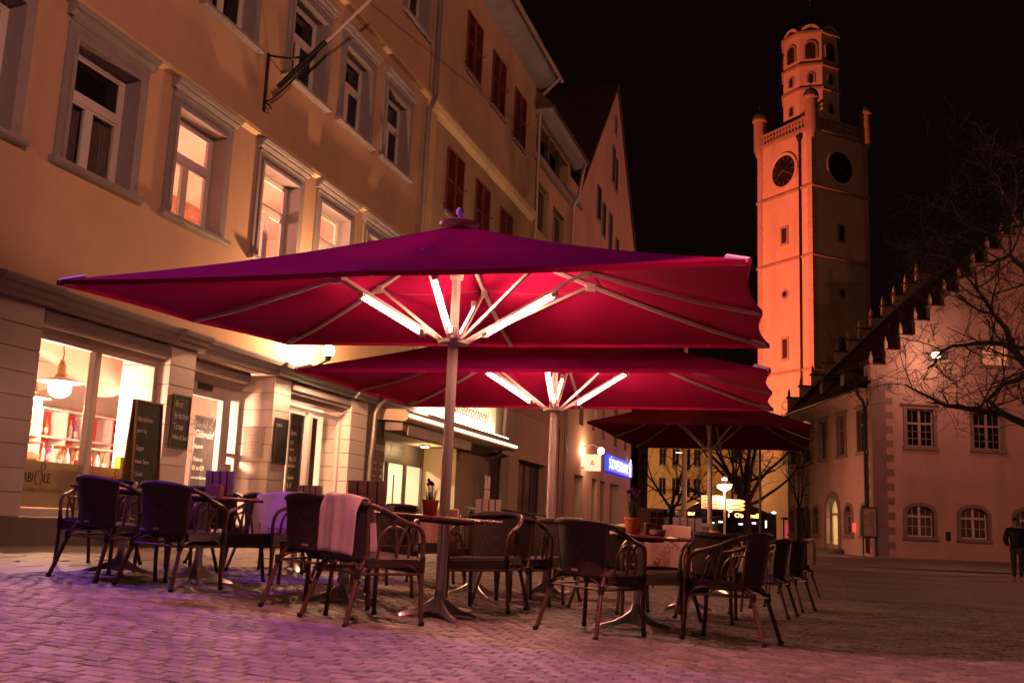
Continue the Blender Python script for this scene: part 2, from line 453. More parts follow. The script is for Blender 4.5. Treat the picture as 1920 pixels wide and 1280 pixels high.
# far street surfaces
asphalt = mat('asphalt', (0.055, 0.048, 0.045), 0.55, var=0.25, scale=0.8, bump=0.5, bscale=60, bdist=0.006, dirt=(0.4, 0.5))
rd = MB()
rd.add([(5.5, 38, -.252), (60, 33, -.252), (60, 52, -.252), (5.5, 56, -.252)], [(0, 1, 2, 3)])
rd.build('road', asphalt, kind='structure')
band = mat('paving_band', (0.26, 0.2, 0.17), 0.6, var=0.2, scale=2, bump=0.4)
kb = MB(); kb.bbox((-3, -0.15, -0.1), (50, 0.15, 0.008), 0.01)
kb.build('kerb', band, None, (7.5, 36.8, -.2), (0, 0, R(-5.0)), kind='structure')
# ------------------------------------------------------------------ the cafe house
def wall_skin(mb, x0, x1, z0, z1, ops, depth=0.3, y=0.0, mi=0):
    xs_ = sorted({x0, x1, *[o[0] for o in ops], *[o[1] for o in ops]}); zs_ = sorted({z0, z1, *[o[2] for o in ops], *[o[3] for o in ops]})
    xs_ = [a for a in xs_ if x0 <= a <= x1]; zs_ = [a for a in zs_ if z0 <= a <= z1]
    for i in range(len(xs_) - 1):
        for j in range(len(zs_) - 1):
            a, b, c, d = xs_[i], xs_[i + 1], zs_[j], zs_[j + 1]
            mx_, mz_ = (a + b) / 2, (c + d) / 2
            if any(o[0] < mx_ < o[1] and o[2] < mz_ < o[3] for o in ops): continue
            mb.add([(a, y, c), (b, y, c), (b, y, d), (a, y, d)], [(0, 1, 2, 3)], None, mi)
    for a, b, c, d in ops:
        a, b, c, d = max(a, x0), min(b, x1), max(c, z0), min(d, z1)
        mb.add([(a, y, c), (b, y, c), (b, y, d), (a, y, d), (a, y + depth, c), (b, y + depth, c), (b, y + depth, d), (a, y + depth, d)],
               [(0, 4, 5, 1), (1, 5, 6, 2), (2, 6, 7, 3), (3, 7, 4, 0)], None, mi)
    return mb
def facade_thing(name, label, cat): return thing(name, label, cat, P0, FROT)

B1 = facade_thing('cafe_building', 'ochre plastered house over the lit cafe with grey window surrounds', 'building')
# upper windows: x of the left outer edge, z of the sill
LOW = [(-2.05, 4.78), (0.03, 4.78), (2.13, 4.78), (4.45, 4.78), (6.46, 4.78), (8.47, 4.78)]
MID = [(0.6, 8.13), (2.58, 8.13), (5.0, 8.13), (7.0, 8.13), (9.0, 8.13)]
TOP = [(5.1, 11.8), (7.5, 11.8), (9.68, 11.8)]
ops = [(x + .17, x + 1.37, z + .02, z + 1.60) for x, z in LOW + MID + TOP]
w = wall_skin(MB(), -3.6, 11.45, 3.22, 14.4, ops, 0.30)
w.add([(-3.6, 0, 3.2), (-3.6, 9, 3.2), (-3.6, 9, 14.4), (-3.6, 0, 14.4)], [(0, 1, 2, 3)])
w.build('wall', plaster_ochre, B1)
rf = MB(); rf.profile([(-0.5, 14.3), (-0.5, 14.45), (4.5, 19.5), (9.2, 14.4)], -3.7, 11.45); rf.build('roof', roof_tile, B1)
bk = MB(); bk.box((-3.6, 8.8, 0), (11.45, 9.0, 14.4)); bk.build('rear_wall', plaster_ochre, B1)
for z in (6.72, 10.42):
    b = MB(); b.profile([(0, z), (-0.10, z + .03), (-0.10, z + .09), (-.06, z + .13), (0, z + .15)], -3.6, 11.42)
    b.build('string_course', plaster_band, B1)
# one window, shared meshes
def win_parts():
    sr = MB()     # grey stone surround with a fine inner step
    for (a, b_) in (((0, 0), (.16, 1.75)), ((1.38, 0), (1.54, 1.75)), ((.16, 1.58), (1.38, 1.75))):
        sr.box((a[0], -.035, a[1]), (b_[0], .02, b_[1]))
    for (a, b_) in (((.11, .0), (.172, 1.62)), ((1.368, .0), (1.43, 1.62)), ((.172, 1.568), (1.368, 1.62))):
        sr.box((a[0], -.052, a[1]), (b_[0], .20, b_[1]))
    sr = sr.mesh('window', stone_grey)
    hd = MB()
    hd.box((.02, -.06, 1.751), (1.52, .02, 1.80))
    hd.profile([(0.02, 1.80), (-.07, 1.80), (-.11, 1.84), (-.11, 1.87), (-.15, 1.875), (-.17, 1.915), (-.17, 1.935), (.02, 1.94)], -.05, 1.59)
    hd = hd.mesh('hood', stone_grey)
    sl = MB(); sl.profile([(.2, -.07), (-.09, -.07), (-.12, -.05), (-.12, -.005), (.2, .015)], -.06, 1.60); sl = sl.mesh('sill', stone_grey)
    fr = MB()
    o = 0.20
    for a, b_ in (((.172, 0.015), (.235, 1.568)), ((1.305, 0.015), (1.368, 1.568)), ((.235, .015), (1.305, .075)), ((.235, 1.505), (1.305, 1.568)),
                  ((.235, .93), (1.305, 1.03))):
        fr.box((a[0], o, a[1]), (b_[0], o + .08, b_[1]))
    fr.box((.73, o + .01, .075), (.81, o + .07, .93))
    for a, b_, c, d in ((.235, .73, .075, .93), (.81, 1.305, .075, .93), (.235, 1.305, 1.03, 1.505)):   # casement edges
        for q in ((a, a + .035, c, d), (b_ - .035, b_, c, d), (a + .035, b_ - .035, c, c + .035), (a + .035, b_ - .035, d - .035, d)):
            fr.box((q[0], o + .012, q[2]), (q[1], o + .06, q[3]))
    fr = fr.mesh('frame', frame_white)
    panes = []
    for a, b_, c, d in ((.27, .695, .11, .895), (.845, 1.27, .11, .895), (.27, 1.27, 1.065, 1.47)):
        q = MB(); q.box((a - .01, o + .030, c - .01), (b_ + .01, o + .036, d + .01)); panes.append(q)
    return sr, hd, sl, fr, panes
sr_m, hd_m, sl_m, fr_m, panes_b = win_parts()
pane_lit = [p.mesh('pane', pane_clear) for p in panes_b]; pane_drk = [p.mesh('pane', pane_dark) for p in panes_b]
cur = MB()
for k in range(2):
    x0_, x1_ = ((.26, .70), (.84, 1.28))[k]
    n_ = 14
    for i in range(n_):
        a = x0_ + (x1_ - x0_) * i / n_; c = x0_ + (x1_ - x0_) * (i + 1) / n_
        ya, yc = .30 + .02 * (i % 2), .30 + .02 * ((i + 1) % 2)
        cur.add([(a, ya, .05), (c, yc, .05), (c, yc, .92), (a, ya, .92)], [(0, 1, 2, 3)])
cur_m = cur.mesh('curtain', curtain)
for idx, (x, z) in enumerate(LOW + MID + TOP):
    wn = inst('window', sr_m, B1, (x, 0, z))
    if idx < len(LOW): inst('hood', hd_m, wn)
    elif idx < len(LOW) + len(MID): inst('hood', hd_m, wn, (0, 0, -.0))
    inst('sill', sl_m, wn); inst('frame', fr_m, wn)
    lit = idx in (2, 3, 4, 5)
    for k, pm in enumerate(pane_lit if lit else pane_drk):
        inst('pane', pane_clear and (pane_lit[k] if lit or (idx == 1 and k < 2) else pane_drk[k]), wn)
    if idx == 1: inst('curtain', cur_m, wn)
# lit room behind the upper windows
rm = MB()
x0, x1, y0, y1, z0, z1 = 1.80, 10.6, .32, 4.6, 4.3, 6.9
def room(mb, x0, x1, y0, y1, z0, z1):
    v = [(x0, y0, z0), (x1, y0, z0), (x1, y1, z0), (x0, y1, z0), (x0, y0, z1), (x1, y0, z1), (x1, y1, z1), (x0, y1, z1)]
    mb.add(v, [(0, 1, 2, 3), (4, 7, 6, 5), (2, 3, 7, 6)[::-1], (1, 2, 6, 5), (3, 0, 4, 7)]); return mb
room(rm, x0, x1, y0, y1, z0, z1)
for c in (1.3, 1.6): rm.box((x0, c, 6.72), (x1, c + .18, 6.9)) if False else None
rm.build('upstairs_room', room_wall, B1)
bm_ = MB()
for y_ in (3.6,): bm_.box((x0 + .01, y_, 6.6), (x1 - .01, y_ + .22, 6.895))
bm_.build('ceiling_beam', wood_mid, B1)
for i, x in enumerate((3.6, 6.2, 8.6)):
    t = thing('pendant_lamp', ['small white pendant lamp behind the first lit upstairs window', 'small white pendant lamp behind the second lit upstairs window', 'small white pendant lamp behind the third lit upstairs window'][i],
              'lamp', F2W(x, -1.9, 0), FROT, 'pendant lamps in the room upstairs')
    b = MB(); b.tube([(0, 0, 5.75), (0, 0, 6.9)], .012, 6); b.build('cord', metal_black, t)
    b = MB(); b.lathe([(.03, 5.75), (.16, 5.58), (.17, 5.56), (.14, 5.57), (.02, 5.72)], 16); b.build('shade', frame_white, t, smooth=True)
    b = MB(); b.ball((0, 0, 5.58), .07); b.build('bulb', emit('bulb_up', (1, .72, .55), 30), t, smooth=True)
    lamp_light(t, 'POINT', (0, 0, 5.4), 420, (1, .41, .30), .15)
pl = thing('potted_plant', 'small potted plant on the sill of the first lit upstairs window', 'plant', F2W(2.62, -.42, 4.82), FROT)
b = MB(); b.lathe([(.05, 0), (.07, .11), (.065, .11), (.05, .02)], 12); b.build('pot', wood_mid, pl)
b = MB()
for i in range(16):
    an = random.uniform(0, 6.28); ln = random.uniform(.1, .22); d = Vector((math.cos(an), math.sin(an), 0))
    c = d * ln * .5 + Vector((0, 0, .1 + ln * .8)); s_ = Vector((-d.y, d.x, 0)) * .02
    b.add([Vector((0, 0, .1)), c + s_, c + d * .06 + Vector((0, 0, -.02)), c - s_], [(0, 1, 2, 3)])
b.build('leaves', mat('leaf', (.06, .1, .03), .6), pl)

# ---- shop front
def block_pier(parent, x0, x1, y_back, z0, z1, n, name='pilaster', sides=True):
    core = MB(); core.box((x0 + .012, .012, z0), (x1 - .012, y_back, z1))
    p = core.build(name, stone_dark, parent)
    h = (z1 - z0) / n
    bl = MB(); bl.bbox((x0, 0, 0.004), (x1, y_back - .002, h - .004), .006)
    me = bl.mesh('block', stone_block)
    for i in range(n): inst('block', me, p, (0, 0, z0 + i * h))
    return p
block_pier(B1, -0.62, 0.24, .5, .58, 3.0, 9)
block_pier(B1, 2.72, 3.31, .8, .50, 3.0, 9)
block_pier(B1, 5.58, 6.14, .8, .42, 3.0, 9)
block_pier(B1, 8.53, 9.28, .6, .34, 3.0, 10)
for i_, (a, c, t_) in enumerate(((-3.6, .26, .58), (.26, 2.70, .575), (2.70, 3.33, .5), (5.56, 6.16, .42), (6.165, 8.505, .415), (8.51, 9.30, .34))):
    q = MB(); q.bbox((a, -.03 if i_ in (0, 2, 3, 5) else .10, 0.0), (c, .5, t_), .012)
    q.build('plinth', stone_dark, B1)
w = MB(); w.box((-3.6, .02, .58), (-.63, .45, 3.0)); w.build('end_wall', stone_block, B1)
w = MB(); w.box((9.29, .03, 0), (10.2, .95, 3.2)); w.build('end_wall', stone_dark, B1)
# cornice over the shop, stepping forward over each pier
CP = [(0.1, 3.0), (-.05, 3.0), (-.06, 3.05), (-.10, 3.07), (-.12, 3.12), (-.17, 3.14), (-.19, 3.19), (-.19, 3.215), (0.1, 3.27)]
segs = [(-3.6, -.66, 0), (-.66, .28, 1), (.28, 2.68, 0), (2.68, 3.35, 1), (3.35, 5.54, 0), (5.54, 6.18, 1), (6.18, 8.49, 0), (8.49, 9.32, 1), (9.32, 11.44, 0)]
for a, c, fw in segs:
    b = MB(); b.profile([(y - (.06 if fw else 0), z) for y, z in CP], a, c); b.build('cornice', stone_grey, B1)
hdr = MB()
for a, c, y_ in ((.24, 2.72, .20), (3.31, 5.58, .60), (6.14, 8.53, .20)): hdr.box((a, y_, 2.72), (c, y_ + .25, 3.0))
hdr.build('lintel', stone_block, B1)
for a, c, y_ in ((.26, 2.70, .0), (3.33, 5.20, .22), (6.16, 8.51, .0)):
    sb = MB(); sb.profile([(.20, 2.84), (.03, 2.83), (.0, 2.85), (.0, 2.93), (.03, 2.985), (.20, 2.99)], a, c)
    s_ = sb.build('shutter_box', stone_grey, B1)
    q = MB(); q.box((a + .02, .04, 2.795), (c - .02, .10, 2.829)); q.build('shutter_rail', frame_white, s_, (0, y_ * 0, 0))
    s_.location = (0, y_, 0)
# shop window frames and panes
def shop_window(x0, x1, zs, zh, y, mull, name='shop_window'):
    f = MB()
    for a, c, d, e in ((x0, x0 + .07, zs, zh), (x1 - .07, x1, zs, zh), (x0 + .07, x1 - .07, zs, zs + .10), (x0 + .07, x1 - .07, zh - .06, zh)):
        f.bbox((a, y, d), (c, y + .09, e), .006)
    for m_ in mull: f.bbox((m_ - .055, y - .02, zs + .10), (m_ + .055, y + .09, zh - .06), .008)
    wobj = f.build(name, frame_white, B1)
    edges = [x0 + .07] + [q for m_ in mull for q in (m_ - .055, m_ + .055)] + [x1 - .07]
    for i in range(0, len(edges), 2):
        q = MB(); q.box((edges[i], y + .05, zs + .09), (edges[i + 1], y + .058, zh - .05)); q.build('pane', pane_clear, wobj)
    return wobj
w1 = shop_window(.24, 2.72, .58, 2.73, .20, [1.47])
w3 = shop_window(6.14, 8.53, .46, 2.62, .20, [7.28])
film = mat('window_film', (0.50, 0.44, 0.26), 0.8, var=0.05, bump=0.0, trans=0.35)
for a, c in ((.315, 1.41), (1.53, 2.645)):
    q = MB(); q.box((a, .242, .69), (c, .247, 1.235)); q.build('window_film', film, w1)
def logo(parent, x, y, z, h, tail=True):
    lettering('BABI', h, print_dark, parent, (x, y, z), sx=.72)
    b = MB()
    def ringy(cx, cz, rx, rz, t):
        n = 28
        for i in range(n):
            a0, a1 = 2 * math.pi * i / n, 2 * math.pi * (i + 1) / n
            ta = t * (.45 + .55 * abs(math.cos(a0))); tb = t * (.45 + .55 * abs(math.cos(a1)))
            p = [((rx) * math.cos(a0), rz * math.sin(a0)), ((rx) * math.cos(a1), rz * math.sin(a1)), ((rx - tb) * math.cos(a1), (rz - tb) * math.sin(a1)), ((rx - ta) * math.cos(a0), (rz - ta) * math.sin(a0))]
            b.prism([(cx + q[0], cz + q[1]) for q in p], -.002, .002)
    ringy(x + h * 1.98, z + h * .33, h * .42, h * .52, h * .09)
    ringy(x + h * 2.30, z + h * 1.15, h * .25, h * .30, h * .06)
    b.build('lettering', print_red, parent, (0, y, 0))
    lettering('LE', h, print_dark, parent, (x + h * 2.46, y, z), sx=.72)
logo(w1, .40, .238, .98, .165)
lettering('KLEINE FEINE KÖSTLICHKEITEN', .058, stone_grey, w1, (.36, .238, .875), sx=.95)
logo(w1, 1.75, .238, .98, .165)
lettering('KLEINE FEINE KÖSTLICHKEITEN', .058, stone_grey, w1, (1.66, .238, .875), sx=.95)
# entrance
d_ = MB()
for a, c, d, e in ((3.31, 3.40, .34, 2.72), (4.05, 4.15, .34, 2.72), (5.04, 5.26, .34, 2.72), (5.51, 5.575, .34, 2.72), (3.40, 4.05, 2.52, 2.72), (4.15, 5.04, 2.50, 2.72), (5.26, 5.51, 2.54, 2.72), (5.26, 5.51, 1.62, 1.68), (5.26, 5.51, .34, .44)):
    d_.bbox((a, .60, d), (c, .70, e), .006)
door = d_.build('door', frame_white, B1)
for a, c, d, e in ((3.40, 4.05, .36, 2.52), (4.15, 5.04, .36, 2.50), (5.26, 5.51, 1.68, 2.54), (5.26, 5.51, .44, 1.62)):
    q = MB(); q.box((a, .64, d), (c, .652, e)); q.build('pane', pane_clear, door)
q = MB(); q.bbox((4.28, .53, 2.60), (4.62, .60, 2.69), .012); q.build('sensor', metal_black, door)
lettering('Glühwein?', .16, chalk, door, (4.20, .634, 2.02), sx=.75, shear=.2)
lettering('klassisch', .10, chalk, door, (4.20, .634, 1.86), sx=.75, shear=.2)
lettering('Suppen,', .09, chalk, door, (4.20, .634, 1.62), sx=.75, shear=.2)
lettering('Salat & Tee', .09, chalk, door, (4.20, .634, 1.50), sx=.75, shear=.2)
q = MB(); q.tube([(4.80, .636, 2.05), (4.88, .636, 2.16), (4.93, .636, 2.3)], .004, 4); q.tube([(4.86 + .07 * math.cos(k * .5), .636, 2.32 + .08 * math.sin(k * .5)) for k in range(-6, 1)], .004, 4); q.tube([(4.75, .636, 2.05), (4.86, .636, 2.03)], .004, 4); q.build('wine_glass_drawing', chalk, door)
q = MB(); q.box((5.29, .632, 1.15), (5.48, .636, 1.5)); q.build('notice', paper, door)
q = MB(); q.box((3.31, .0, .30), (5.58, .75, .345)); q.build('door_step', stone_grey, B1)
# ---- shop interior
rm = MB(); room(rm, -.55, 9.0, .31, 5.6, .33, 3.1)
rm.build('shop_room', room_white, B1)
q = MB(); q.box((-.5, .45, .335), (8.95, 5.58, .35)); q.build('shop_floor', room_floor, B1)
for k, y_ in enumerate((2.1, 3.9)):
    q = MB()
    n = 16; x0_, x1_ = -.5, 8.95
    for j in range(2):
        a0 = x0_ + j * 4.7; a1 = a0 + 4.7
        pts = [(a0 + (a1 - a0) * i / n, 2.45 + .55 * math.sin(math.pi * i / n)) for i in range(n + 1)]
        for i in range(n):
            q.prism([pts[i], pts[i + 1], (pts[i + 1][0], 3.095), (pts[i][0], 3.095)], y_, y_ + .25)
    q.build('ceiling_arch', room_wall, B1)
sh = thing('wall_shelf', 'crimson backed wall shelf of bottles behind the cafe counter', 'shelf', F2W(0, 0, 0), FROT)
q = MB(); q.box((3.6, 4.85, 1.0), (8.0, 4.9, 2.42)); q.build('back_panel', crimson, sh)
for z_ in (1.0, 1.45, 1.92, 2.42):
    q = MB(); q.box((3.55, 4.5, z_ - .02), (8.05, 4.85, z_ + .02)); q.build('shelf_board', frame_white, sh)
for x_ in [3.57 + i * .63 for i in range(8)]:
    q = MB(); q.box((x_ - .018, 4.5, 1.021), (x_ + .018, 4.849, 2.4)); q.build('divider', frame_white, sh)
bot_c = [mat('bottle_green', (.04, .07, .03), .15, bump=0), mat('bottle_amber', (.30, .12, .03), .15, bump=0), mat('bottle_clear', (.65, .6, .5), .12, bump=0), mat('bottle_violet', (.22, .04, .2), .2, bump=0)]
bprof = [(.0, 0), (.038, 0), (.04, .02), (.04, .19), (.03, .23), (.014, .26), (.013, .33), (.016, .33), (.016, .35), (0, .35)]
bmesh_ = []
for m_ in bot_c:
    q = MB(); q.lathe(bprof, 12); bmesh_.append(q.mesh('bottle', m_, True))
lab_ = MB(); lab_.lathe([(.0411, .06), (.0411, .15)], 12); lab_m = lab_.mesh('bottle_label', paper, True)
bi = 0
for k in range(7):
    for z_ in (1.02, 1.47, 1.94):
        for j in range(random.choice((1, 2, 2, 3))):
            o = inst('bottle', bmesh_[bi % 4], None, F2W(3.72 + k * .63 + j * .13 + random.uniform(0, .03), -4.66, z_), (0, 0, 0),
                     label='bottle standing in the crimson shelf behind the cafe counter', category='bottle', group='bottles in the crimson shelf')
            inst('bottle_label', lab_m, o); bi += 1
ct = thing('cafe_counter', 'long pale cafe counter with glass top behind the shop window', 'counter', F2W(0, 0, 0), FROT)
q = MB(); q.bbox((1.2, 2.2, .35), (6.4, 2.9, 1.22), .01); q.build('cabinet', wood_pale, ct)
q = MB(); q.bbox((1.15, 2.15, 1.22), (6.45, 2.95, 1.26), .008); q.build('worktop', frame_white, ct)
q = MB(); q.bbox((2.1, 2.25, 1.60), (3.0, 2.85, 1.63), .006); q.build('display_shelf', wood_mid, ct)
q = MB(); q.bbox((3.7, 2.25, 1.60), (4.6, 2.85, 1.63), .006); q.build('display_shelf', wood_mid, ct)
for x_ in (2.12, 2.95, 3.72, 4.55):
    q = MB(); q.box((x_, 2.5, 1.26), (x_ + .03, 2.53, 1.60)); q.build('upright', wood_mid, ct)
loaf = MB(); loaf.ball((0, 0, .055), .1, 14, 8, (1.25, .9, .6)); loaf_m = loaf.mesh('bread_loaf', mat('crust', (.42, .24, .12), .75, var=.35, scale=9, bump=.4, bscale=25), True)
for i in range(9):
    x_, y_, z_ = 2.25 + (i % 5) * .2 + (i // 5) * .1, 2.4 + (i % 2) * .12, 1.262 + (i // 5) * .1
    inst('bread_loaf', loaf_m, None, F2W(x_, -y_, z_), (0, 0, random.uniform(0, 3)), label='round bread loaf heaped on the cafe counter', category='bread', group='bread loaves on the counter')
for i in range(8):
    o = inst('bottle', bmesh_[(2, 1)[i % 2]], None, F2W(3.4 + i * .17, -2.42, 1.262), label='small bottle standing on the cafe counter top', category='bottle', group='bottles on the counter')
    inst('bottle_label', lab_m, o)
# window sill display in the shop window
for i in range(5):
    o = inst('bottle', bmesh_[(0, 2, 3, 1, 2)[i]], None, F2W(.42 + i * .13 + (.9 if i > 2 else 0), -.48, 1.24), label='bottle on the ledge just inside the first shop window', category='bottle', group='bottles on the window ledge')
    inst('bottle_label', lab_m, o)
q = MB(); q.bbox((.26, .34, 1.20), (2.70, .62, 1.238), .006); q.build('display_ledge', frame_white, B1)
bx = MB(); bx.bbox((-.06, -.05, 0), (.06, .05, .16), .006)
bx = bx.build('gift_box', mat('lime', (.42, .48, .04), .5, bump=0), None, F2W(2.50, -.48, 1.242), (0, 0, FROT)); tag(bx, 'small lime green box on the shop window ledge', 'box')
bx = MB(); bx.bbox((-.10, -.06, 0), (.10, .06, .07), .006)
bx = bx.build('red_tin', crimson, None, F2W(1.75, -.48, 1.242), (0, 0, FROT)); tag(bx, 'flat dark red tin on the shop window ledge', 'tin')
# pendant lamps of the cafe
def cafe_pendant(s, off, zb, label, power):
    t = thing('pendant_lamp', label, 'lamp', F2W(s, off, 0), FROT, 'pendant lamps in the cafe')
    b = MB(); b.tube([(0, 0, zb + .42), (.012, 0, zb + .5), (-.01, 0, zb + .58), (0, 0, 3.1)], .008, 6); b.build('cord', metal_black, t)
    b = MB(); b.lathe([(0, zb + .42), (.035, zb + .41), (.035, zb + .36), (.05, zb + .35), (.055, zb + .23), (.075, zb + .2), (.07, zb + .17), (0, zb + .17)], 14); b.build('lamp_holder', mat('brass', (.45, .28, .12), .35, metal=.8, bump=0), t, smooth=True)
    b = MB(); b.lathe([(.06, zb + .18), (.20, zb + .14), (.29, zb + .11), (.29, zb + .105), (.19, zb + .12), (.06, zb + .16)], 24); b.build('lamp_shade', frame_white, t, smooth=True)
    b = MB(); b.ball((0, 0, zb + .02), .155, 18, 12, (1, 1, .82)); b.build('lamp_globe', emit('globe', (1, .74, .52), 12), t, smooth=True)
    lamp_light(t, 'POINT', (0, 0, zb - .22), power * 1.9, (1, .46, .31), .12)
cafe_pendant(2.0, -1.2, 2.26, 'large white pendant globe lamp hanging in the first shop window', 266)
cafe_pendant(4.6, -1.5, 2.10, 'white pendant globe lamp seen through the cafe entrance door', 280)
cafe_pendant(7.6, -1.5, 2.25, 'white pendant globe lamp hanging behind the third shop window', 150)
cafe_pendant(4.4, -3.8, 2.35, 'white pendant globe lamp in front of the crimson shelf', 280)
# chalk boards
def chalkboard(label, cat, pos, rz, w_, h_, tilt, lines, sz, frame=True, stand=False):
    t = thing('chalkboard', label, cat, pos, rz)
    T = (tilt, 0, 0)
    b = MB(); b.box((-w_ / 2 + .015, -.008, .015), (w_ / 2 - .015, .008, h_ - .015)); b.build('board', slate, t, rot=T)
    b = MB()
    for a, c, d, e in ((-w_ / 2, -w_ / 2 + .02, 0, h_), (w_ / 2 - .02, w_ / 2, 0, h_), (-w_ / 2 + .02, w_ / 2 - .02, 0, .02), (-w_ / 2 + .02, w_ / 2 - .02, h_ - .02, h_)):
        b.box((a, -.014, d), (c, .014, e))
    b.build('frame', wood_mid if stand else frame_dark, t, rot=T)
    if stand:
        b = MB(); b.box((-w_ / 2, .012, 0), (w_ / 2, .03, h_)); b.build('rear_leg', wood_mid, t, (0, math.sin(-tilt) * 2 * h_ + .02, 0), (-tilt, 0, 0))
    for i, l_ in enumerate(lines):
        o = lettering(l_[0], l_[1], chalk, t, (0, 0, 0), (R(90) + tilt, 0, 0), ex=.001, sx=.7, shear=.15)
        z_ = l_[2]; o.location = (-w_ / 2 + .05, -.0145 * 1 + -math.sin(tilt) * 0 - .0, z_)
        o.location = Matrix.Rotation(tilt, 4, 'X') @ Vector((-w_ / 2 + .04, -.0105, z_))
    return t
chalkboard('tall chalkboard sign in wooden frame standing before the first shop window', 'sign', F2W(2.02, .34, gz(-4.6) + .0), FROT, .56, 1.90, R(-3), [('Herzlichen', .10, 1.62), ('guten Tag', .07, 1.48), ('Suppe', .09, 1.25), ('frische Tartes', .07, 1.08), ('Quiche', .08, .92)], .1, stand=True)
chalkboard('black chalkboard listing bread and cakes on the pillar beside the door', 'sign', F2W(3.04, .02, 1.57), FROT, .42, .76, 0, [('Brot', .14, .58), ('Brötchen,', .13, .42), ('Tartes', .13, .27), ('Wein & Sekt', .10, .13)], .1)
chalkboard('narrow dark notice board with three round motifs on the pillar right of the door', 'sign', F2W(5.88, .02, 1.55), FROT, .42, .76, 0, [('o o o', .10, .62)], .1)
# inside board with the day's wines
chalkboard('large chalkboard with wine prices hanging inside the cafe', 'sign', F2W(7.4, -2.2, 1.0), FROT, 1.5, 1.45, 0, [('Glühwein?', .20, 1.05), ('klassisch', .11, .85), ('Portion im', .10, .62), ('0,1 zu 4,50', .12, .46), ('auch zum Mitnehmen', .08, .3)], .1)
chalkboard('chalkboard with prices behind the third shop window', 'sign', F2W(8.05, -.75, 1.10), FROT, 1.05, 1.5, 0, [('Apero', .13, 1.1), ('0,75 l', .09, .92), ('Flasche', .08, .8), ('50 g 2,50', .11, .62), ('alle Sorten', .09, .5), ('Cantadou', .09, .28), ('9,- €', .12, .12)], .1)
ac = thing('menu_case', 'clear wall case with printed menu sheets on the pillar side beside the door', 'menu case', F2W(5.572, -.30, 1.62), FROT - R(90))
b = MB(); b.bbox((-.2, -.012, 0), (.2, 0, .52), .004); b.build('case', glass('acrylic', (.95, .93, .9), .05, .3), ac)
b = MB(); b.box((-.15, -.004, .05), (.15, -.001, .47)); b.build('sheet', paper, ac)
for i in range(6):
    b = MB(); b.box((-.11, -.0065, .10 + i * .055), (.11 - (i % 3) * .03, -.0055, .11 + i * .055)); b.build('printed_line', stone_grey, ac)
# things on the facade
fb = thing('flag_bracket', 'black wrought iron bracket holding a slanting flag pole on the facade', 'bracket', F2W(4.42, 0, 7.2), FROT)
b = MB(); b.box((.03, -.03, 0), (.09, 0, 1.02)); b.build('wall_plate', metal_black, fb)
b = MB(); b.tube([(.06, -.03, .98), (.12, -.4, .92), (.2, -.85, 1.0)], .018, 6); b.build('top_arm', metal_black, fb)
b = MB(); b.tube([(.06, -.03, .18), (.08, -.12, .2), (.12, -.35, .42), (.2, -.82, .98)], .018, 6); b.build('stay', metal_black, fb)
b = MB(); b.tube([(.06, -.03, .16), (.1, -.10, .10), (.09, -.14, .05), (.06, -.10, .03)], .012, 6); b.build('scroll', metal_black, fb)
b = MB(); b.tube([(.10, -.22, .42), (.24, -.95, 1.22)], .048, 10); b.build('socket', metal_black, fb)
b = MB(); b.tube([(.12, -.35, .56), (.60, -2.7, 3.15)], [.03, .022], 10); b.build('pole', mat('pole_white', (.6, .5, .45), .4, bump=0), fb, smooth=True)
# floodlight over the shop cornice
fl = thing('wall_floodlight', 'glaring yellow floodlight on the ledge over the third shop window', 'floodlight', F2W(6.20, .62, 3.46), FROT)
b = MB(); b.tube([(0, .60, -.30), (0, .2, -.2), (0, 0, -.1)], .02, 8); b.build('arm', metal_black, fl)
b = MB(); b.lathe([(.02, -.12), (.05, -.1), (.06, -.04), (.065, -.03), (.05, -.03), (.0, -.06)], 14); b.build('housing', metal_black, fl, smooth=True)
b = MB(); b.ball((0, 0, .06), .105, 14, 10); b.build('bulb', emit('flood_bulb', (1, .80, .42), 140), fl, smooth=True)
lamp_light(fl, 'POINT', (0, -.02, .30), 720, (1, .46, .24), .08)
# downpipes
def pipe(name, label, pts, r=.05, clamps=()):
    t = thing(name, label, 'pipe', P0, FROT)
    b = MB(); b.tube(pts, r, 12); b.build('pipe', metal_pipe, t, smooth=True)
    for c in clamps:
        q = MB(); q.lathe([(r + .003, -.02), (r + .012, -.02), (r + .012, .02), (r + .003, .02)], 12); q.build('clamp', metal_pipe, t, c)
    return t
pipe('downpipe', 'grey downpipe with a kink between the ochre house and the shuttered house', [(11.58, -.12, 14.3), (11.58, -.12, 10.6), (11.50, -.14, 10.45), (11.36, -.12, 10.2), (11.30, -.1, 10.05), (11.30, -.1, 3.4)], .06, [(11.58, -.12, 12.2), (11.30, -.1, 8.6), (11.30, -.1, 6.0)])
pipe('downpipe', 'brass coloured downpipe bending round the cornice beside the narrow street menu', [(10.35, -.13, 3.26), (10.05, -.16, 3.24), (9.72, -.17, 3.16), (9.50, -.15, 3.0), (9.42, -.1, 2.8), (9.38, -.1, 2.2), (9.36, -.08, 1.9), (9.36, -.08, .2)], .05, [(9.385, -.1, 2.3), (9.36, -.08, 1.0)])
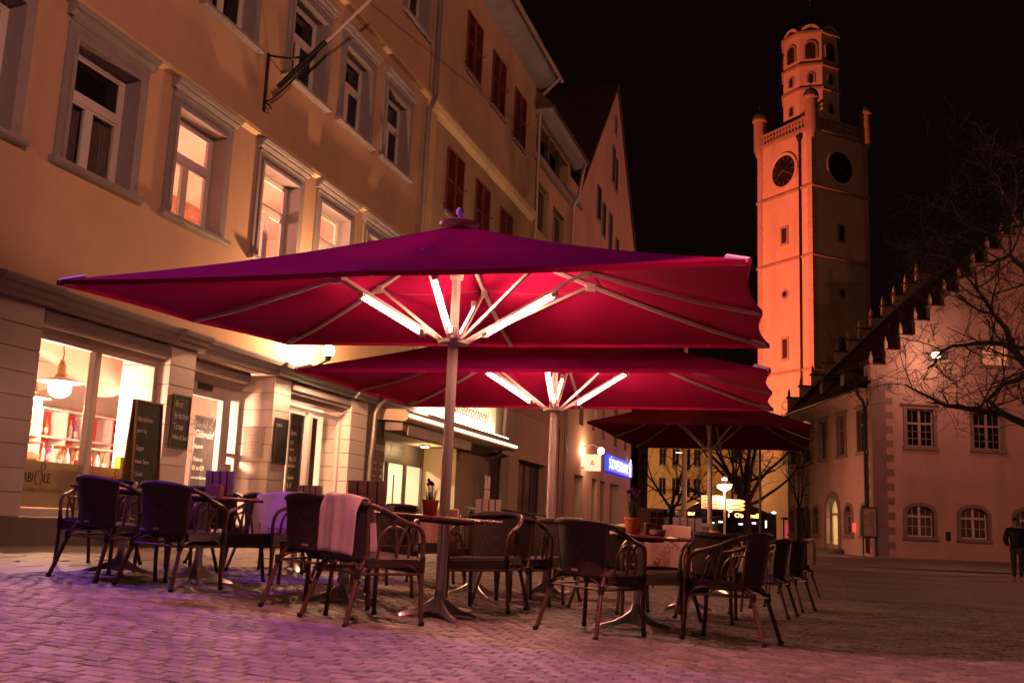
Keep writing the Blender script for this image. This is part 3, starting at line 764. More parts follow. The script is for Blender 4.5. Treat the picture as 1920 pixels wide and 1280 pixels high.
# ------------------------------------------------------------------ house with red shutters and the to-go shop
plaster_olive = mat('plaster_olive', (0.50, 0.38, 0.22), 0.9, var=0.10, scale=0.8, bump=0.3, bscale=60, spec=0.2, dirt=(0.25, .7))
plaster_pale = mat('plaster_pale', (0.58, 0.45, 0.30), 0.9, var=0.08, scale=0.8, bump=0.25, spec=0.2, dirt=(0.2, .8))
shutter_red = mat('shutter_red', (0.17, 0.02, 0.022), 0.55, var=0.15, bump=0.05)
B2 = facade_thing('shuttered_house', 'olive plastered house with closed red louvred shutters', 'building')
SH_UP = [(13.78, 12.36), (15.92, 12.2), (18.14, 12.05)]
SH_UP = [(13.78, 12.30), (15.95, 12.25), (18.15, 12.10)]
SH_LOW = [(12.85, 8.18), (15.02, 8.12), (17.2, 8.05)]
SH_LO2 = [(12.85, 4.9), (15.02, 4.9), (17.2, 4.9)]
ops2 = [(x + .03, x + 1.18, z + .03, z + 1.60) for x, z in SH_UP + SH_LOW + SH_LO2]
w = wall_skin(MB(), 11.45, 20.5, 4.05, 15.05, ops2, .18); w.build('wall', plaster_olive, B2)
w = MB(); w.box((11.48, -.04, 4.05), (11.95, -.002, 10.3)); w.build('corner_strip', plaster_band, B2)
w = MB(); w.box((11.95, .0, 10.5), (12.0, .01, 15)); 
b = MB(); b.profile([(0, 10.18), (-.12, 10.3), (-.16, 10.42), (-.16, 10.48), (0, 10.55)], 11.47, 20.48); b.build('string_course', plaster_band, B2)
# one louvred shutter leaf pair
fr_ = MB(); lv = MB()
for k in range(2):
    a = k * .605; c = a + .60
    for q in ((a, a + .06, 0, 1.62), (c - .06, c, 0, 1.62), (a + .06, c - .06, 0, .07), (a + .06, c - .06, 1.55, 1.62), (a + .06, c - .06, .78, .84)):
        fr_.box((q[0], -.045, q[2]), (q[1], -.005, q[3]))
    z_ = .085
    while z_ < 1.53:
        if not (.75 < z_ < .85):
            lv.add([(a + .06, -.04, z_), (c - .06, -.04, z_), (c - .06, -.008, z_ + .045), (a + .06, -.008, z_ + .045),
                    (a + .06, -.035, z_ - .006), (c - .06, -.035, z_ - .006), (c - .06, -.003, z_ + .039), (a + .06, -.003, z_ + .039)],
                   [(0, 1, 2, 3), (7, 6, 5, 4), (0, 4, 5, 1), (2, 6, 7, 3)])
        z_ += .044
frm, lvm = fr_.mesh('shutter', shutter_red), lv.mesh('louvres', shutter_red)
sl_ = MB(); sl_.profile([(.1, -.09), (-.07, -.09), (-.07, -.02), (.1, 0)], -.08, 1.29); slm = sl_.mesh('sill', stone_grey)
hk = MB(); hk.tube([(0, 0, 0), (0, -.07, 0), (0, -.08, .05)], .012, 6); hkm = hk.mesh('hook', metal_black)
bkp = MB(); bkp.box((.04, .14, .04), (1.17, .17, 1.59)); bkm = bkp.mesh('closed_casement', pane_dark)
for i, (x, z) in enumerate(SH_UP + SH_LOW + SH_LO2):
    s_ = inst('shutter', frm, B2, (x, -.002, z)); inst('louvres', lvm, s_); inst('sill', slm, s_); inst('closed_casement', bkm, s_)
    inst('hook', hkm, s_, (-.14, 0, .1)); inst('hook', hkm, s_, (1.33, 0, .9))
# eaves and roof
b = MB(); b.profile([(0, 14.75), (-.25, 14.8), (-.52, 14.98), (-.62, 15.05), (-.62, 15.12), (0, 15.12)], 11.46, 20.75); b.build('eaves', stone_grey, B2)
b = MB(); b.profile([(-.66, 15.05), (-.66, 15.15), (4.5, 20.3), (9, 15.2), (9, 15.1)], 11.46, 20.8); b.build('roof', roof_tile, B2)
b = MB(); b.tube([(11.5, -.74, 15.08), (20.9, -.74, 15.05)], .07, 10); b.build('gutter', metal_pipe, B2, smooth=True)
b = MB(); b.bbox((13.2, .3, 16.2), (14.6, 2.5, 17.6), .02); dm = b.build('dormer', plaster_pale, B2)
b = MB(); b.profile([(-.1, 17.55), (1.2, 18.5), (2.5, 18.6), (2.5, 17.6)], 13.0, 14.8); b.build('dormer_roof', roof_tile, dm)
for x_ in [11.6 + i * .55 for i in range(17)]:
    q = MB(); q.lathe([(.0, 0), (.012, 0), (.012, .1), (.03, .13), (0, .17)], 6); q.build('snow_guard', metal_black, B2, (x_, -.5, 15.27))
pipe('downpipe', 'slim grey downpipe at the far end of the shuttered house', [(20.62, -.72, 15.0), (20.6, -.4, 14.7), (20.58, -.12, 14.4), (20.52, -.12, 4.2)], .055, [(20.55, -.12, 12), (20.53, -.12, 8)])
# ground floor: to-go shop
ops3 = [(10.2, 14.7, .0, 2.52), (17.35, 19.3, .05, 2.70), (20.25, 23.6, .05, 2.68)]
w = wall_skin(MB(), 10.2, 25.1, 0, 4.06, ops3, .9, .03); w.v = [v_ for v_ in w.v]; w.build('shop_wall', plaster_pale, B2)
b = MB(); b.box((10.2, .90, 2.08), (14.7, .97, 2.515)); b.build('dark_lintel', frame_dark, B2)
for i in range(5):
    q = MB(); q.box((12.6 + .0, .885, 2.26 + i * .04), (13.4, .90, 2.28 + i * .04)); q.build('vent_slat', metal_black, B2)
# doors
def glazed(parent, x0, x1, z0, z1, y, n, m, name='glazed_door', fw=.06, pn=None):
    f = MB(); wd = (x1 - x0) / n
    for i in range(n):
        a, c = x0 + i * wd, x0 + (i + 1) * wd
        for q in ((a, a + fw, z0, z1), (c - fw, c, z0, z1), (a + fw, c - fw, z0, z0 + fw * 1.4), (a + fw, c - fw, z1 - fw, z1)):
            f.box((q[0] + .001, y, q[2]), (q[1] - .001, y + .06, q[3]))
    o = f.build(name, m, parent)
    for i in range(n):
        a, c = x0 + i * wd, x0 + (i + 1) * wd
        p = MB(); p.box((a + fw, y + .025, z0 + fw * 1.4), (c - fw, y + .033, z1 - fw)); p.build('pane', pn or pane_clear, o)
    return o
gd = glazed(B2, 10.25, 14.68, .12, 2.08, .90, 4, frame_dark)
b = MB(); b.tube([(12.75, .85, .9), (12.75, .85, 1.75)], .018, 8); b.build('pull_handle', metal_black, gd)
rm = MB(); room(rm, 10.3, 15.2, .98, 5.0, .1, 2.9); rm.build('shop_room', room_white, B2)
t = thing('shop_ceiling_light', 'bright ceiling light seen through the to-go shop doors', 'lamp', F2W(13.2, -2.6, 2.8), FROT)
b = MB(); b.bbox((-.5, -.15, 0), (.5, .15, .06), .01); b.build('housing', frame_white, t)
b = MB(); b.box((-.47, -.12, -.012), (.47, .12, -.001)); b.build('diffuser', emit('shop_diff', (1, .70, .44), 650), t)
g3 = glazed(B2, 17.36, 19.29, .08, 2.68, .30, 2, frame_dark, 'shop_window', .09, pane_dark)
g4 = glazed(B2, 20.26, 23.59, .08, 2.66, .30, 4, frame_dark, 'shop_window', .09, pane_dark)
pc = thing('porch_light', 'small round ceiling light in the recessed porch of the to-go shop', 'lamp', F2W(13.6, -.45, 2.51), FROT)
b = MB(); b.lathe([(0, .0), (.12, .0), (.13, -.03), (.11, -.035)], 16); b.build('housing', aluminium, pc)
b = MB(); b.lathe([(.105, -.03), (.08, -.05), (0, -.055)], 16); b.build('lens', emit('porch_lens', (1, .70, .36), 30), pc)
lamp_light(pc, 'POINT', (0, 0, -.14), 26, (1, .58, .27), .08)
# canopy slab over the shop with the lit fascia
t = thing('shop_canopy', 'grey canopy slab carrying the glaring white shop fascia', 'canopy', P0, FROT)
b = MB(); b.profile([(.02, 2.74), (-.60, 2.70), (-.66, 2.76), (-.66, 2.86), (-.60, 2.94), (.02, 2.96)], 9.80, 17.6); b.build('slab', plaster_pale, t)
b = MB(); b.bbox((9.82, -.70, 2.80), (17.6, -.66, 2.85), .006); b.build('edge_strip', emit('edge_led', (1, .70, .45), 5.0), t)
sg = thing('fascia_sign', 'glaring white lit fascia with dark handwritten shop lettering', 'sign', P0, FROT)
b = MB(); b.bbox((11.35, -.05, 3.02), (17.55, .025, 4.0), .01); b.build('panel', mat('fascia_white', (.78, .72, .62), .7, bump=.05), sg)
lettering('Café', .62, print_dark, sg, (12.3, -.056, 3.42), sx=1.2, shear=.35)
lettering('Kaffeerösterei', .46, print_dark, sg, (13.85, -.056, 3.40), sx=1.12, shear=.35)
b = MB(); b.bbox((11.4, -.52, 2.97), (17.4, -.44, 3.03), .005); b.build('light_rail', frame_white, sg)
b = MB(); b.box((11.45, -.435, 2.98), (17.35, -.43, 3.03)); b.box((11.45, -.51, 3.031), (17.35, -.45, 3.035)); b.build('light_strip', emit('fascia_strip', (1, .72, .46), 90), sg)
aw = thing('awning', 'rolled awning cassette under the canopy of the to-go shop', 'awning', P0, FROT)
b = MB(); b.tube([(10.0, -.40, 2.62), (14.1, -.40, 2.62)], .07, 12); b.build('roll', mat('awning_cloth', (.5, .42, .3), .8), aw, smooth=True)
b = MB(); b.bbox((10.1, -.56, 2.44), (14.1, -.53, 2.66), .006); b.build('valance', mat('awning_cloth', (.5, .42, .3), .8), aw)
for x_ in (9.95, 14.12):
    b = MB(); b.bbox((x_ - .03, -.5, 2.52), (x_ + .03, -.1, 2.72), .01); b.build('bracket', metal_pipe, aw)
ts = thing('price_list_sign', 'tall narrow grey TO GO menu panel beside the downpipe', 'sign', F2W(9.52, .02, .9), FROT)
b = MB(); b.bbox((0, -.02, 0), (.62, .005, 1.45), .004); b.build('panel', mat('panel_grey', (.22, .18, .13), .7), ts)
lettering('TO GO', .16, chalk, ts, (.14, -.0225, 1.20), sx=.8)
for i in range(6):
    lettering(['Kaffee', 'Crema', 'Latte', 'Kakao', 'Tee', 'Saft'][i], .07, chalk, ts, (.08, -.0225, .92 - i * .13), sx=.9)
    lettering(['2,10', '2,40', '2,80', '2,60', '1,90', '2,50'][i], .07, chalk, ts, (.42, -.0225, .92 - i * .13), sx=.9)
lb = thing('letter_boxes', 'grey letter box bank on the wall of the to-go shop', 'letter box', F2W(16.6, .0, 1.25), FROT)
b = MB(); b.bbox((0, -.10, 0), (.55, .03, .75), .01); b.build('cabinet', metal_pipe, lb)
for i in range(2):
    for j in range(2):
        q = MB(); q.bbox((.03 + i * .26, -.11, .03 + j * .36), (.26 + i * .26, -.1, .36 + j * .36), .004); q.build('flap', aluminium, lb)
pipe('downpipe', 'pale downpipe ending in an elbow over the dark glazed door', [(18.15, -.16, 4.4), (18.05, -.16, 3.4), (17.98, -.18, 2.95), (17.85, -.2, 2.78), (17.5, -.18, 2.6), (17.2, -.1, 2.5), (17.0, .03, 2.46)], .065, [(18.08, -.16, 3.7)])

# ------------------------------------------------------------------ narrow house with a loggia
B3 = facade_thing('loggia_house', 'narrow plastered house with a covered loggia under its eaves', 'building')
ops4 = [(20.85, 22.6, 10.2, 11.8), (23.2, 24.9, 10.0, 11.6), (20.9, 22.4, 6.8, 8.4), (23.2, 24.8, 6.8, 8.4), (20.8, 25.1, 12.55, 13.75)]
w = wall_skin(MB(), 20.5, 25.5, 4.06, 14.0, ops4, .35, .02); w.build('wall', plaster_olive, B3)
for a, c, d, e in ops4[:4]:
    g_ = glazed(B3, a + .002, c - .002, d + .002, e - .002, .2, 2, stone_grey, 'window', .08, pane_dark)
b = MB(); b.box((20.8, 1.6, 12.5), (25.1, 1.7, 13.8)); b.build('loggia_back_wall', plaster_pale, B3)
b = MB(); b.box((20.8, .37, 12.4), (25.1, 1.6, 12.5)); b.build('loggia_floor', stone_grey, B3)
for x_ in (22.2, 23.7):
    b = MB(); b.bbox((x_, -.01, 12.551), (x_ + .14, .14, 13.749), .01); b.build('post', frame_dark, B3)
b = MB(); b.profile([(0, 12.32), (-.1, 12.36), (-.16, 12.45), (-.16, 12.52), (0, 12.55)], 20.52, 25.48); b.build('ledge', stone_grey, B3)
b = MB(); b.profile([(0, 13.8), (-.42, 13.92), (-.55, 14.0), (-.55, 14.08), (0, 14.08)], 20.52, 25.9); b.build('eaves', stone_grey, B3)
b = MB(); b.profile([(-.6, 14.0), (-.6, 14.1), (4.5, 19.0), (9, 14.1)], 20.52, 25.95); b.build('roof', roof_tile, B3)
pipe('downpipe', 'dark downpipe between the loggia house and the gabled bank', [(25.52, -.5, 13.9), (25.5, -.3, 12.6), (25.5, -.12, 12.3), (25.45, -.12, .1)], .06, [(25.48, -.12, 9), (25.46, -.12, 5)])

# ------------------------------------------------------------------ tall gabled bank building
plaster_rose = mat('plaster_rose', (0.52, 0.36, 0.27), 0.9, var=0.10, scale=0.6, bump=0.3, bscale=50, spec=0.2, dirt=(0.3, .5))
B4 = facade_thing('gabled_bank', 'tall plastered house with a steep pointed gable over the bank', 'building')
slit = [(28.0, 28.75, 4.55, 6.4), (30.35, 31.1, 4.55, 6.4), (32.3, 33.05, 4.4, 6.2), (34.9, 35.7, 4.3, 6.1), (37.3, 38.1, 4.3, 6.1)]
low = [(27.5, 29.0, .0, 2.66), (30.6, 31.6, .0, 2.66), (32.2, 33.3, .0, 2.66), (34.3, 36.3, .0, 2.66)]
w = wall_skin(MB(), 25.1, 39.2, 0, 13.45, slit + low, .5, .0)
w.add([(25.6, 0, 13.45), (39.2, 0, 13.45), (38.95, 0, 14.3), (33.75, 0, 20.55), (27.1, 0, 13.46)], [(0, 1, 2, 3, 4)])
w.add([(39.2, 0, 0), (39.2, 14, 0), (39.2, 14, 13.45), (39.2, 0, 13.45)], [(0, 1, 2, 3)])
w.build('wall', plaster_rose, B4)
b = MB()
for a, c in (((27.0, 13.4), (33.75, 20.6)), ((33.75, 20.6), (39.3, 14.0))):
    b.add([(a[0], -.08, a[1]), (c[0], -.08, c[1]), (c[0], -.08, c[1] + .16), (a[0], -.08, a[1] + .16), (a[0], 14, a[1]), (c[0], 14, c[1]), (c[0], 14, c[1] + .16), (a[0], 14, a[1] + .16)],
          [(0, 1, 2, 3), (7, 6, 5, 4), (3, 2, 6, 7), (0, 4, 5, 1), (0, 3, 7, 4), (1, 5, 6, 2)])
b.build('roof', roof_tile, B4)
b = MB(); b.bbox((24.3, -.12, 12.66), (27.2, .3, 12.85), .02); b.build('kneeler', stone_grey, B4)
for a, c, d, e in ((33.45, 33.7, 18.3, 19.1), (33.0, 33.55, 15.9, 17.5), (33.7, 34.2, 15.7, 17.2), (30.1, 30.75, 13.3, 14.7), (31.2, 31.75, 12.9, 14.3), (32.6, 33.2, 12.2, 14.3), (34.2, 34.8, 12.0, 13.6)):
    b = MB()
    for q in ((a - .06, a, d, e), (c, c + .06, d, e), (a, c, e, e + .06), (a - .12, c + .12, d - .08, d)):
        b.box((q[0], -.05, q[2]), (q[1], .01, q[3]))
    wn = b.build('window', stone_grey, B4)
    q = MB(); q.box((a, -.02, d), (c, -.004, e)); q.build('pane', pane_dark, wn)
for a, c, d, e in slit: 
    q = glazed(B4, a, c, d, e, .25, 1, frame_dark, 'window', .07, pane_dark)
bank_lit = emit('bank_lit', (1, .62, .36), 2.2)
for i, (a, c, d, e) in enumerate(low):
    q = glazed(B4, a, c, d + .05, e, .40, 1, frame_dark, 'glazed_bay', .08)
    if i in (0, 3):
        r_ = MB(); room(r_, a - .3, c + .3, .5, 2.6, .05, 2.9); r_.build('lit_lobby', room_white, B4)
        tl = thing('lobby_light', ['ceiling light in the first bay of the bank', '', '', 'ceiling light in the bright last bay of the bank'][i], 'lamp', F2W((a + c) / 2, -1.5, 2.75), FROT)
        r_ = MB(); r_.bbox((-.4, -.2, 0), (.4, .2, .05), .01); r_.build('housing', frame_white, tl)
        r_ = MB(); r_.box((-.38, -.18, -.01), (.38, .18, -.001)); r_.build('diffuser', emit('lobby_diff', (1, .66, .42), 26 if i == 3 else 16), tl)
    else:
        r_ = MB(); r_.box((a, .6, .05), (c, .65, 2.66)); r_.build('blind', room_wall, B4)
bs = thing('bank_sign', 'glowing blue SÜDWESTBANK sign with white letters on the gabled house', 'sign', P0, FROT)
b = MB(); b.bbox((33.0, -.16, 3.12), (38.75, -.005, 3.80), .02); b.build('panel', emit('sign_blue', (.012, .06, .85), 1.5), bs)
lettering('SÜDWESTBANK', .62, emit('sign_white', (.75, .88, 1.0), 2.4), bs, (33.15, -.165, 3.24), sx=1.02)
b = MB(); b.prism([(38.05, 3.16), (38.35, 3.16), (38.35, 3.95), (38.1, 3.95)], -.17, -.162); b.prism([(37.85, 3.5), (38.0, 3.5), (38.0, 3.78), (37.9, 3.78)], -.17, -.162); b.build('emblem', emit('sign_white', (.75, .88, 1.0), 2.4), bs)
bb = thing('box_sign', 'square white lit box sign sticking out beside the bank sign', 'sign', F2W(28.6, 0, 0), FROT)
b = MB(); b.bbox((-.08, -.74, 2.84), (.08, -.14, 3.46), .02); b.build('box', emit('box_white', (1, .66, .40), 1.25), bb)
lettering('A', .32, mat('sign_pink', (.6, .25, .15), .6, bump=0), bb, (-.085, -.34, 3.02), (R(90), 0, R(-90)), sx=.9)
for z_ in (2.95, 3.4):
    q = MB(); q.tube([(0, 0, z_), (0, -.16, z_)], .02, 6); q.build('bracket', metal_black, bb)
bl_ = thing('bank_wall_lamp', 'glaring wall lamp above the square box sign of the bank', 'lamp', F2W(28.9, .68, 3.62), FROT)
b = MB(); b.tube([(0, .68, .15), (0, .3, .25), (0, 0, .1)], .02, 8); b.build('arm', metal_black, bl_)
b = MB(); b.lathe([(.03, .12), (.12, .05), (.13, .02), (.03, .06)], 12); b.build('shade', metal_black, bl_)
b = MB(); b.ball((0, 0, 0), .13, 12, 8); b.build('bulb', emit('bank_bulb', (1, .62, .38), 60), bl_, smooth=True)
lamp_light(bl_, 'POINT', (-.15, .45, -.1), 150, (1, .45, .24), .12)

# ------------------------------------------------------------------ far end of the street
def far_block(name, label, x0, x1, y, z1, m, wins, roof_h=3.0, depth=9, lit=()):
    t = thing(name, label, 'building', (0, y, 0))
    ops_ = wins
    b = wall_skin(MB(), x0, x1, -.3, z1, ops_, .25)
    b.add([(x0, 0, -.3), (x0, depth, -.3), (x0, depth, z1), (x0, 0, z1), (x1, 0, -.3), (x1, depth, -.3), (x1, depth, z1), (x1, 0, z1)], [(0, 1, 2, 3), (4, 7, 6, 5)])
    b.build('wall', m, t)
    b = MB(); b.profile([(-.35, z1 - .05), (-.35, z1 + .12), (depth / 2, z1 + roof_h), (depth + .3, z1)], x0 - .2, x1 + .2); b.build('roof', roof_tile, t)
    for i, (a, c, d, e) in enumerate(ops_):
        f = MB()
        for q in ((a, a + .08, d, e), (c - .08, c, d, e), (a + .08, c - .08, d, d + .08), (a + .08, c - .08, e - .08, e), ((a + c) / 2 - .04, (a + c) / 2 + .04, d + .08, e - .08)):
            f.box((q[0], .1, q[2]), (q[1], .16, q[3]))
        f.box((a - .1, -.06, d - .12), (c + .1, .05, d))
        wn = f.build('window', frame_white if i in lit else stone_grey, t)
        q = MB(); q.box((a + .02, .12, d + .02), (c - .02, .14, e - .02)); q.build('pane', emit('far_lit', (1, .55, .32), .8) if i in lit else pane_dark, wn)
    return t
plaster_gold = mat('plaster_gold', (0.60, 0.42, 0.22), 0.9, var=0.12, scale=0.3, bump=0.2, bscale=20)
wy = []
for k, x_ in enumerate((17.6, 19.1, 20.4, 21.6)):
    for z_ in (4.8, 8.2): wy.append((x_, x_ + .85, z_, z_ + 2.0))
wy += [(26.2, 27.3, 5.2, 7.4), (29.4, 30.5, 5.2, 7.4), (26.2, 27.3, 9, 11), (29.4, 30.5, 9, 11)]
far_block('golden_house', 'broad golden lit house front behind the bus and the lantern', 16.3, 34.0, 118, 12.5, plaster_gold, wy, 5)
dk = []
for x_ in (11.5, 13.4, 15.3): dk += [(x_ , x_ + .9, 8.6, 10.2), (x_, x_ + .9, 4.2, 6.0)]
far_block('dark_side_house', 'dark house at the end of the side street with two lit windows', 8.5, 24, 135, 12.2, mat('plaster_dark', (.20, .13, .10), .9), [(12.6, 13.6, 9.3, 11.0), (15.0, 16.0, 9.3, 11.0), (12.0, 12.9, 4.4, 6.2), (14.4, 15.3, 4.4, 6.2), (16.4, 17.3, 4.4, 6.2)], 4, lit=(0, 1))
# ------------------------------------------------------------------ clock tower
tower_plaster = mat('tower_plaster', (0.60, 0.42, 0.31), 0.9, var=0.10, scale=0.35, bump=0.25, bscale=4.0, bdist=0.03, spec=0.15, dirt=(0.35, .35))
tower_quoin = mat('tower_quoin', (0.47, 0.31, 0.23), 0.9, var=0.12, scale=0.8, bump=0.3, bscale=6, bdist=.03)
tower_stone = mat('tower_stone', (0.34, 0.22, 0.16), 0.9, var=0.2, scale=0.8, bump=0.4, bscale=6, bdist=.05)
copper_dark = mat('copper_dark', (0.07, 0.085, 0.06), 0.6, var=0.25, scale=1.5, bump=0.2)
TW = thing('clock_tower', 'tall square floodlit clock tower with an octagonal lantern top', 'tower', (30.25, 100.0, 0), R(-17.0 + 45.0))
HS = 3.86          # half side
def tbox(z0, z1, h, name, m, bev=.02, parent=TW):
    b = MB(); b.bbox((-h, -h, z0), (h, h, z1), bev); return b.build(name, m, parent)
tbox(-.3, 16.4, HS, 'lower_shaft', tower_plaster); tbox(16.4, 27.6, HS - .04, 'middle_shaft', tower_plaster)
tbox(27.6, 34.6, HS - .08, 'upper_shaft', tower_plaster); tbox(34.6, 40.4, HS - .10, 'clock_storey', tower_plaster)
for z in (16.3, 27.5, 34.5): tbox(z, z + .28, HS + .16, 'ledge', tower_stone, .08)
tbox(40.4, 40.9, HS + .12, 'parapet_base', tower_stone, .08)
# corner stones as thin toothed strips on the four edges
for sx in (-1, 1):
    for sy in (-1, 1):
        z = 0.2; k = 0
        b = MB()
        while z < 40.2:
            a = .66 if k % 2 else .60; c = .60 if k % 2 else .66
            x0_, y0_ = sx * (HS + .012), sy * (HS + .012)
            b.box((x0_, y0_, z), (x0_ - sx * a, y0_ - sy * .2, z + .5)); b.box((x0_ - sx * .001, y0_ - sy * .2, z), (x0_ - sx * .2, y0_ - sy * c, z + .5))
            z += .52; k += 1
        b.build('corner_stones', tower_quoin, TW)
def on_face(face):   # face 0: -y side, 1: -x side (both seen)
    return Matrix.Rotation(R(0 if face == 0 else -90), 4, 'Z')
clock_mat = mat('clock_face', (0.03, 0.022, 0.02), 0.6, var=0.2); gold = mat('gilding', (.22, .12, .05), .4, metal=.5, bump=0)
for face in range(4):
    M = Matrix.Rotation(R(90 * face), 4, 'Z')
    root = bpy.data.objects.new('clock', None); link(root, TW, (0, 0, 0), (0, 0, R(90 * face)))
    T = Matrix.Translation((0.0, -HS + .05, 37.1)) @ Matrix.Rotation(R(90), 4, 'X')
    b = MB(); b.lathe([(1.62, 0), (1.62, .12), (1.86, .16), (1.92, .12), (1.92, 0)], 40, T); b.build('clock_ring', tower_plaster, root)
    b = MB(); b.lathe([(0, .07), (1.63, .07)], 40, T); b.build('clock_dial', clock_mat, root)
    for k in range(12):
        q = MB(); an = 2 * math.pi * k / 12
        q.box((-.06, 1.15, .075), (.06, 1.5, .10), T @ Matrix.Rotation(an, 4, 'Z')); q.build('hour_mark', gold, root)
    q = MB(); q.box((-.06, -.2, .11), (.06, 1.25, .13), T @ Matrix.Rotation(R(-118), 4, 'Z')); q.build('minute_hand', gold, root)
    q = MB(); q.box((-.08, -.2, .14), (.08, .85, .16), T @ Matrix.Rotation(R(112), 4, 'Z')); q.build('hour_hand', gold, root)
    for z, kind in ((30.3, 'a'), (24.3, 'o'), (18.8, 's'), (13.2, 'o'), (8.5, 's')):
        wn = MB(); T2 = Matrix.Translation((0, -HS + .02, z)) @ Matrix.Rotation(R(90), 4, 'X')
        if kind == 'o':
            wn.lathe([(.30, -.1), (.30, .03), (.52, .05), (.52, -.1)], 20, T2); wo = wn.build('window', tower_stone, root)
            q = MB(); q.lathe([(0, .0), (.31, .0)], 20, T2); q.build('opening', clock_mat, root)
        else:
            hh, ww = (.95, .32) if kind == 's' else (.75, .34)
            for q in ((-ww - .2, -ww, -hh, hh), (ww, ww + .2, -hh, hh), (-ww - .2, ww + .2, hh, hh + .22), (-ww - .2, ww + .2, -hh - .2, -hh)):
                wn.box((q[0], -HS - .04, z + q[2]), (q[1], -HS + .2, z + q[3]))
            wo = wn.build('window', tower_stone, root)
            q = MB(); q.box((-ww, -HS + .085 - .1, z - hh), (ww, -HS + .12, z + hh)); q.build('opening', clock_mat, root)
    b = MB()
    # pierced balustrade
    y_ = -HS - .05
    b.box((-HS + .7, y_, 41.72), (HS - .7, y_ + .22, 41.9))
    b.build('handrail', tower_stone, root)
    for k in range(14):
        x_ = -HS + .9 + k * (2 * HS - 1.8) / 13
        q = MB(); q.box((x_ - .1, y_ + .04, 40.9), (x_ + .1, y_ + .18, 41.72)); q.box((x_ - .22, y_ + .05, 41.25), (x_ + .22, y_ + .17, 41.4)); q.build('baluster', tower_stone, root)
for sx in (-1, 1):
    for sy in (-1, 1):
        root = bpy.data.objects.new('corner_turret', None); link(root, TW, (sx * (HS - .15), sy * (HS - .15), 0))
        b = MB(); b.lathe([(.3, 39.6), (.60, 40.4), (.62, 43.5), (.76, 43.6), (.76, 43.78), (.55, 43.8)], 16); b.build('turret_wall', tower_stone, root, smooth=True)
        b = MB(); b.lathe([(.74, 43.78), (.74, 44.05), (.58, 44.4), (.25, 44.65), (.06, 44.74), (0, 44.75)], 16); b.build('turret_cap', copper_dark, root, smooth=True)
        b = MB(); b.lathe([(.05, 44.7), (.035, 46.0), (0, 46.1)], 8); b.ball((0, 0, 45.3), .10, 8, 6); b.build('finial', metal_black, root)
        b = MB(); b.box((-.06, -.64, 42.2), (.06, -.60, 42.9), Matrix.Rotation(R(0), 4, 'Z')); b.build('slit', clock_mat, root)
# octagonal lantern
OC = bpy.data.objects.new('octagonal_lantern', None); link(OC, TW, (0, 0, 0), (0, 0, R(22.5)))
def octo(z0, z1, r0, r1, name, m):
    b = MB(); b.lathe([(r0, z0), (r1, z1)], 8); return b.build(name, m, OC)
octo(40.9, 45.6, 3.0, 3.0, 'lower_stage', tower_plaster); octo(45.85, 48.2, 2.95, 2.95, 'middle_stage', tower_plaster); octo(48.45, 51.8, 2.9, 2.85, 'upper_stage', tower_plaster)
for z in (45.6, 48.2, 51.8): octo(z, z + .25, 3.18, 3.18, 'ledge', tower_stone)
for k in range(8):
    an = R(22.5 + 45 * k); M = Matrix.Rotation(an + R(90), 4, 'Z')
    ap = 3.0 * math.cos(R(22.5))
    for z, hw, hh in ((43.7, .24, .5), (46.9, .24, .5), (49.9, .5, .85)):
        b = MB(); n = 10
        outer = [(-hw - .2, -hh), (-hw - .2, hh * .5)] + [((-(hw + .2)) * math.cos(math.pi * i / n), hh * .5 + (hw + .2) * math.sin(math.pi * i / n)) for i in range(1, n)] + [(hw + .2, hh * .5), (hw + .2, -hh)]
        inner = [(-hw, -hh), (-hw, hh * .5)] + [((-hw) * math.cos(math.pi * i / n), hh * .5 + hw * math.sin(math.pi * i / n)) for i in range(1, n)] + [(hw, hh * .5), (hw, -hh)]
        for i in range(len(outer) - 1):
            b.prism([(outer[i][0], z + outer[i][1]), (inner[i][0], z + inner[i][1]), (inner[i + 1][0], z + inner[i + 1][1]), (outer[i + 1][0], z + outer[i + 1][1])], -ap - .03, -ap + .12, M)
        wn = b.build('window', tower_stone, OC)
        b = MB(); b.prism([(x_, z + zz) for x_, zz in inner], -ap + .0 - .012, -ap + .1, M); b.build('opening', clock_mat, OC)
    b = MB(); n = 10      # small round gables over the cornice
    b.prism([(-.95 * math.cos(math.pi * i / n) * -1, 52.06 + .75 * math.sin(math.pi * i / n)) for i in range(n + 1)], -ap - .05, -ap + .35, M); b.build('round_gable', tower_plaster, OC)
b = MB(); b.lathe([(3.05, 52.05), (2.5, 53.2), (1.6, 54.1), (.8, 54.6), (.5, 55.0), (.55, 55.3), (.25, 55.7), (.06, 56.2), (.05, 58.6), (0, 58.7)], 16); b.build('dome', copper_dark, OC, smooth=True)
b = MB(); b.ball((0, 0, 57.4), .42, 12, 8); b.build('finial_ball', gold, OC, smooth=True)
b = MB(); b.tube([(HS * -1 + .6 - .0, -HS - .0, 40.2)] * 1 + [(HS * -1 + .6, -HS - .06, 40.1), (HS * -1 + .6, -HS - .06, 2)][1:], .09, 8) if False else None
dpz = MB(); dpz.tube([(-HS - .12, -HS + 1.55, 39.6), (-HS - .12, -HS + 1.55, 0)], .09, 8); dpz.lathe([(.1, 39.4), (.3, 39.9), (.3, 40.1), (0, 40.1)], 10, Matrix.Translation((-HS - .12, -HS + 1.55, 0))); dpz.build('rain_pipe', metal_black, TW)

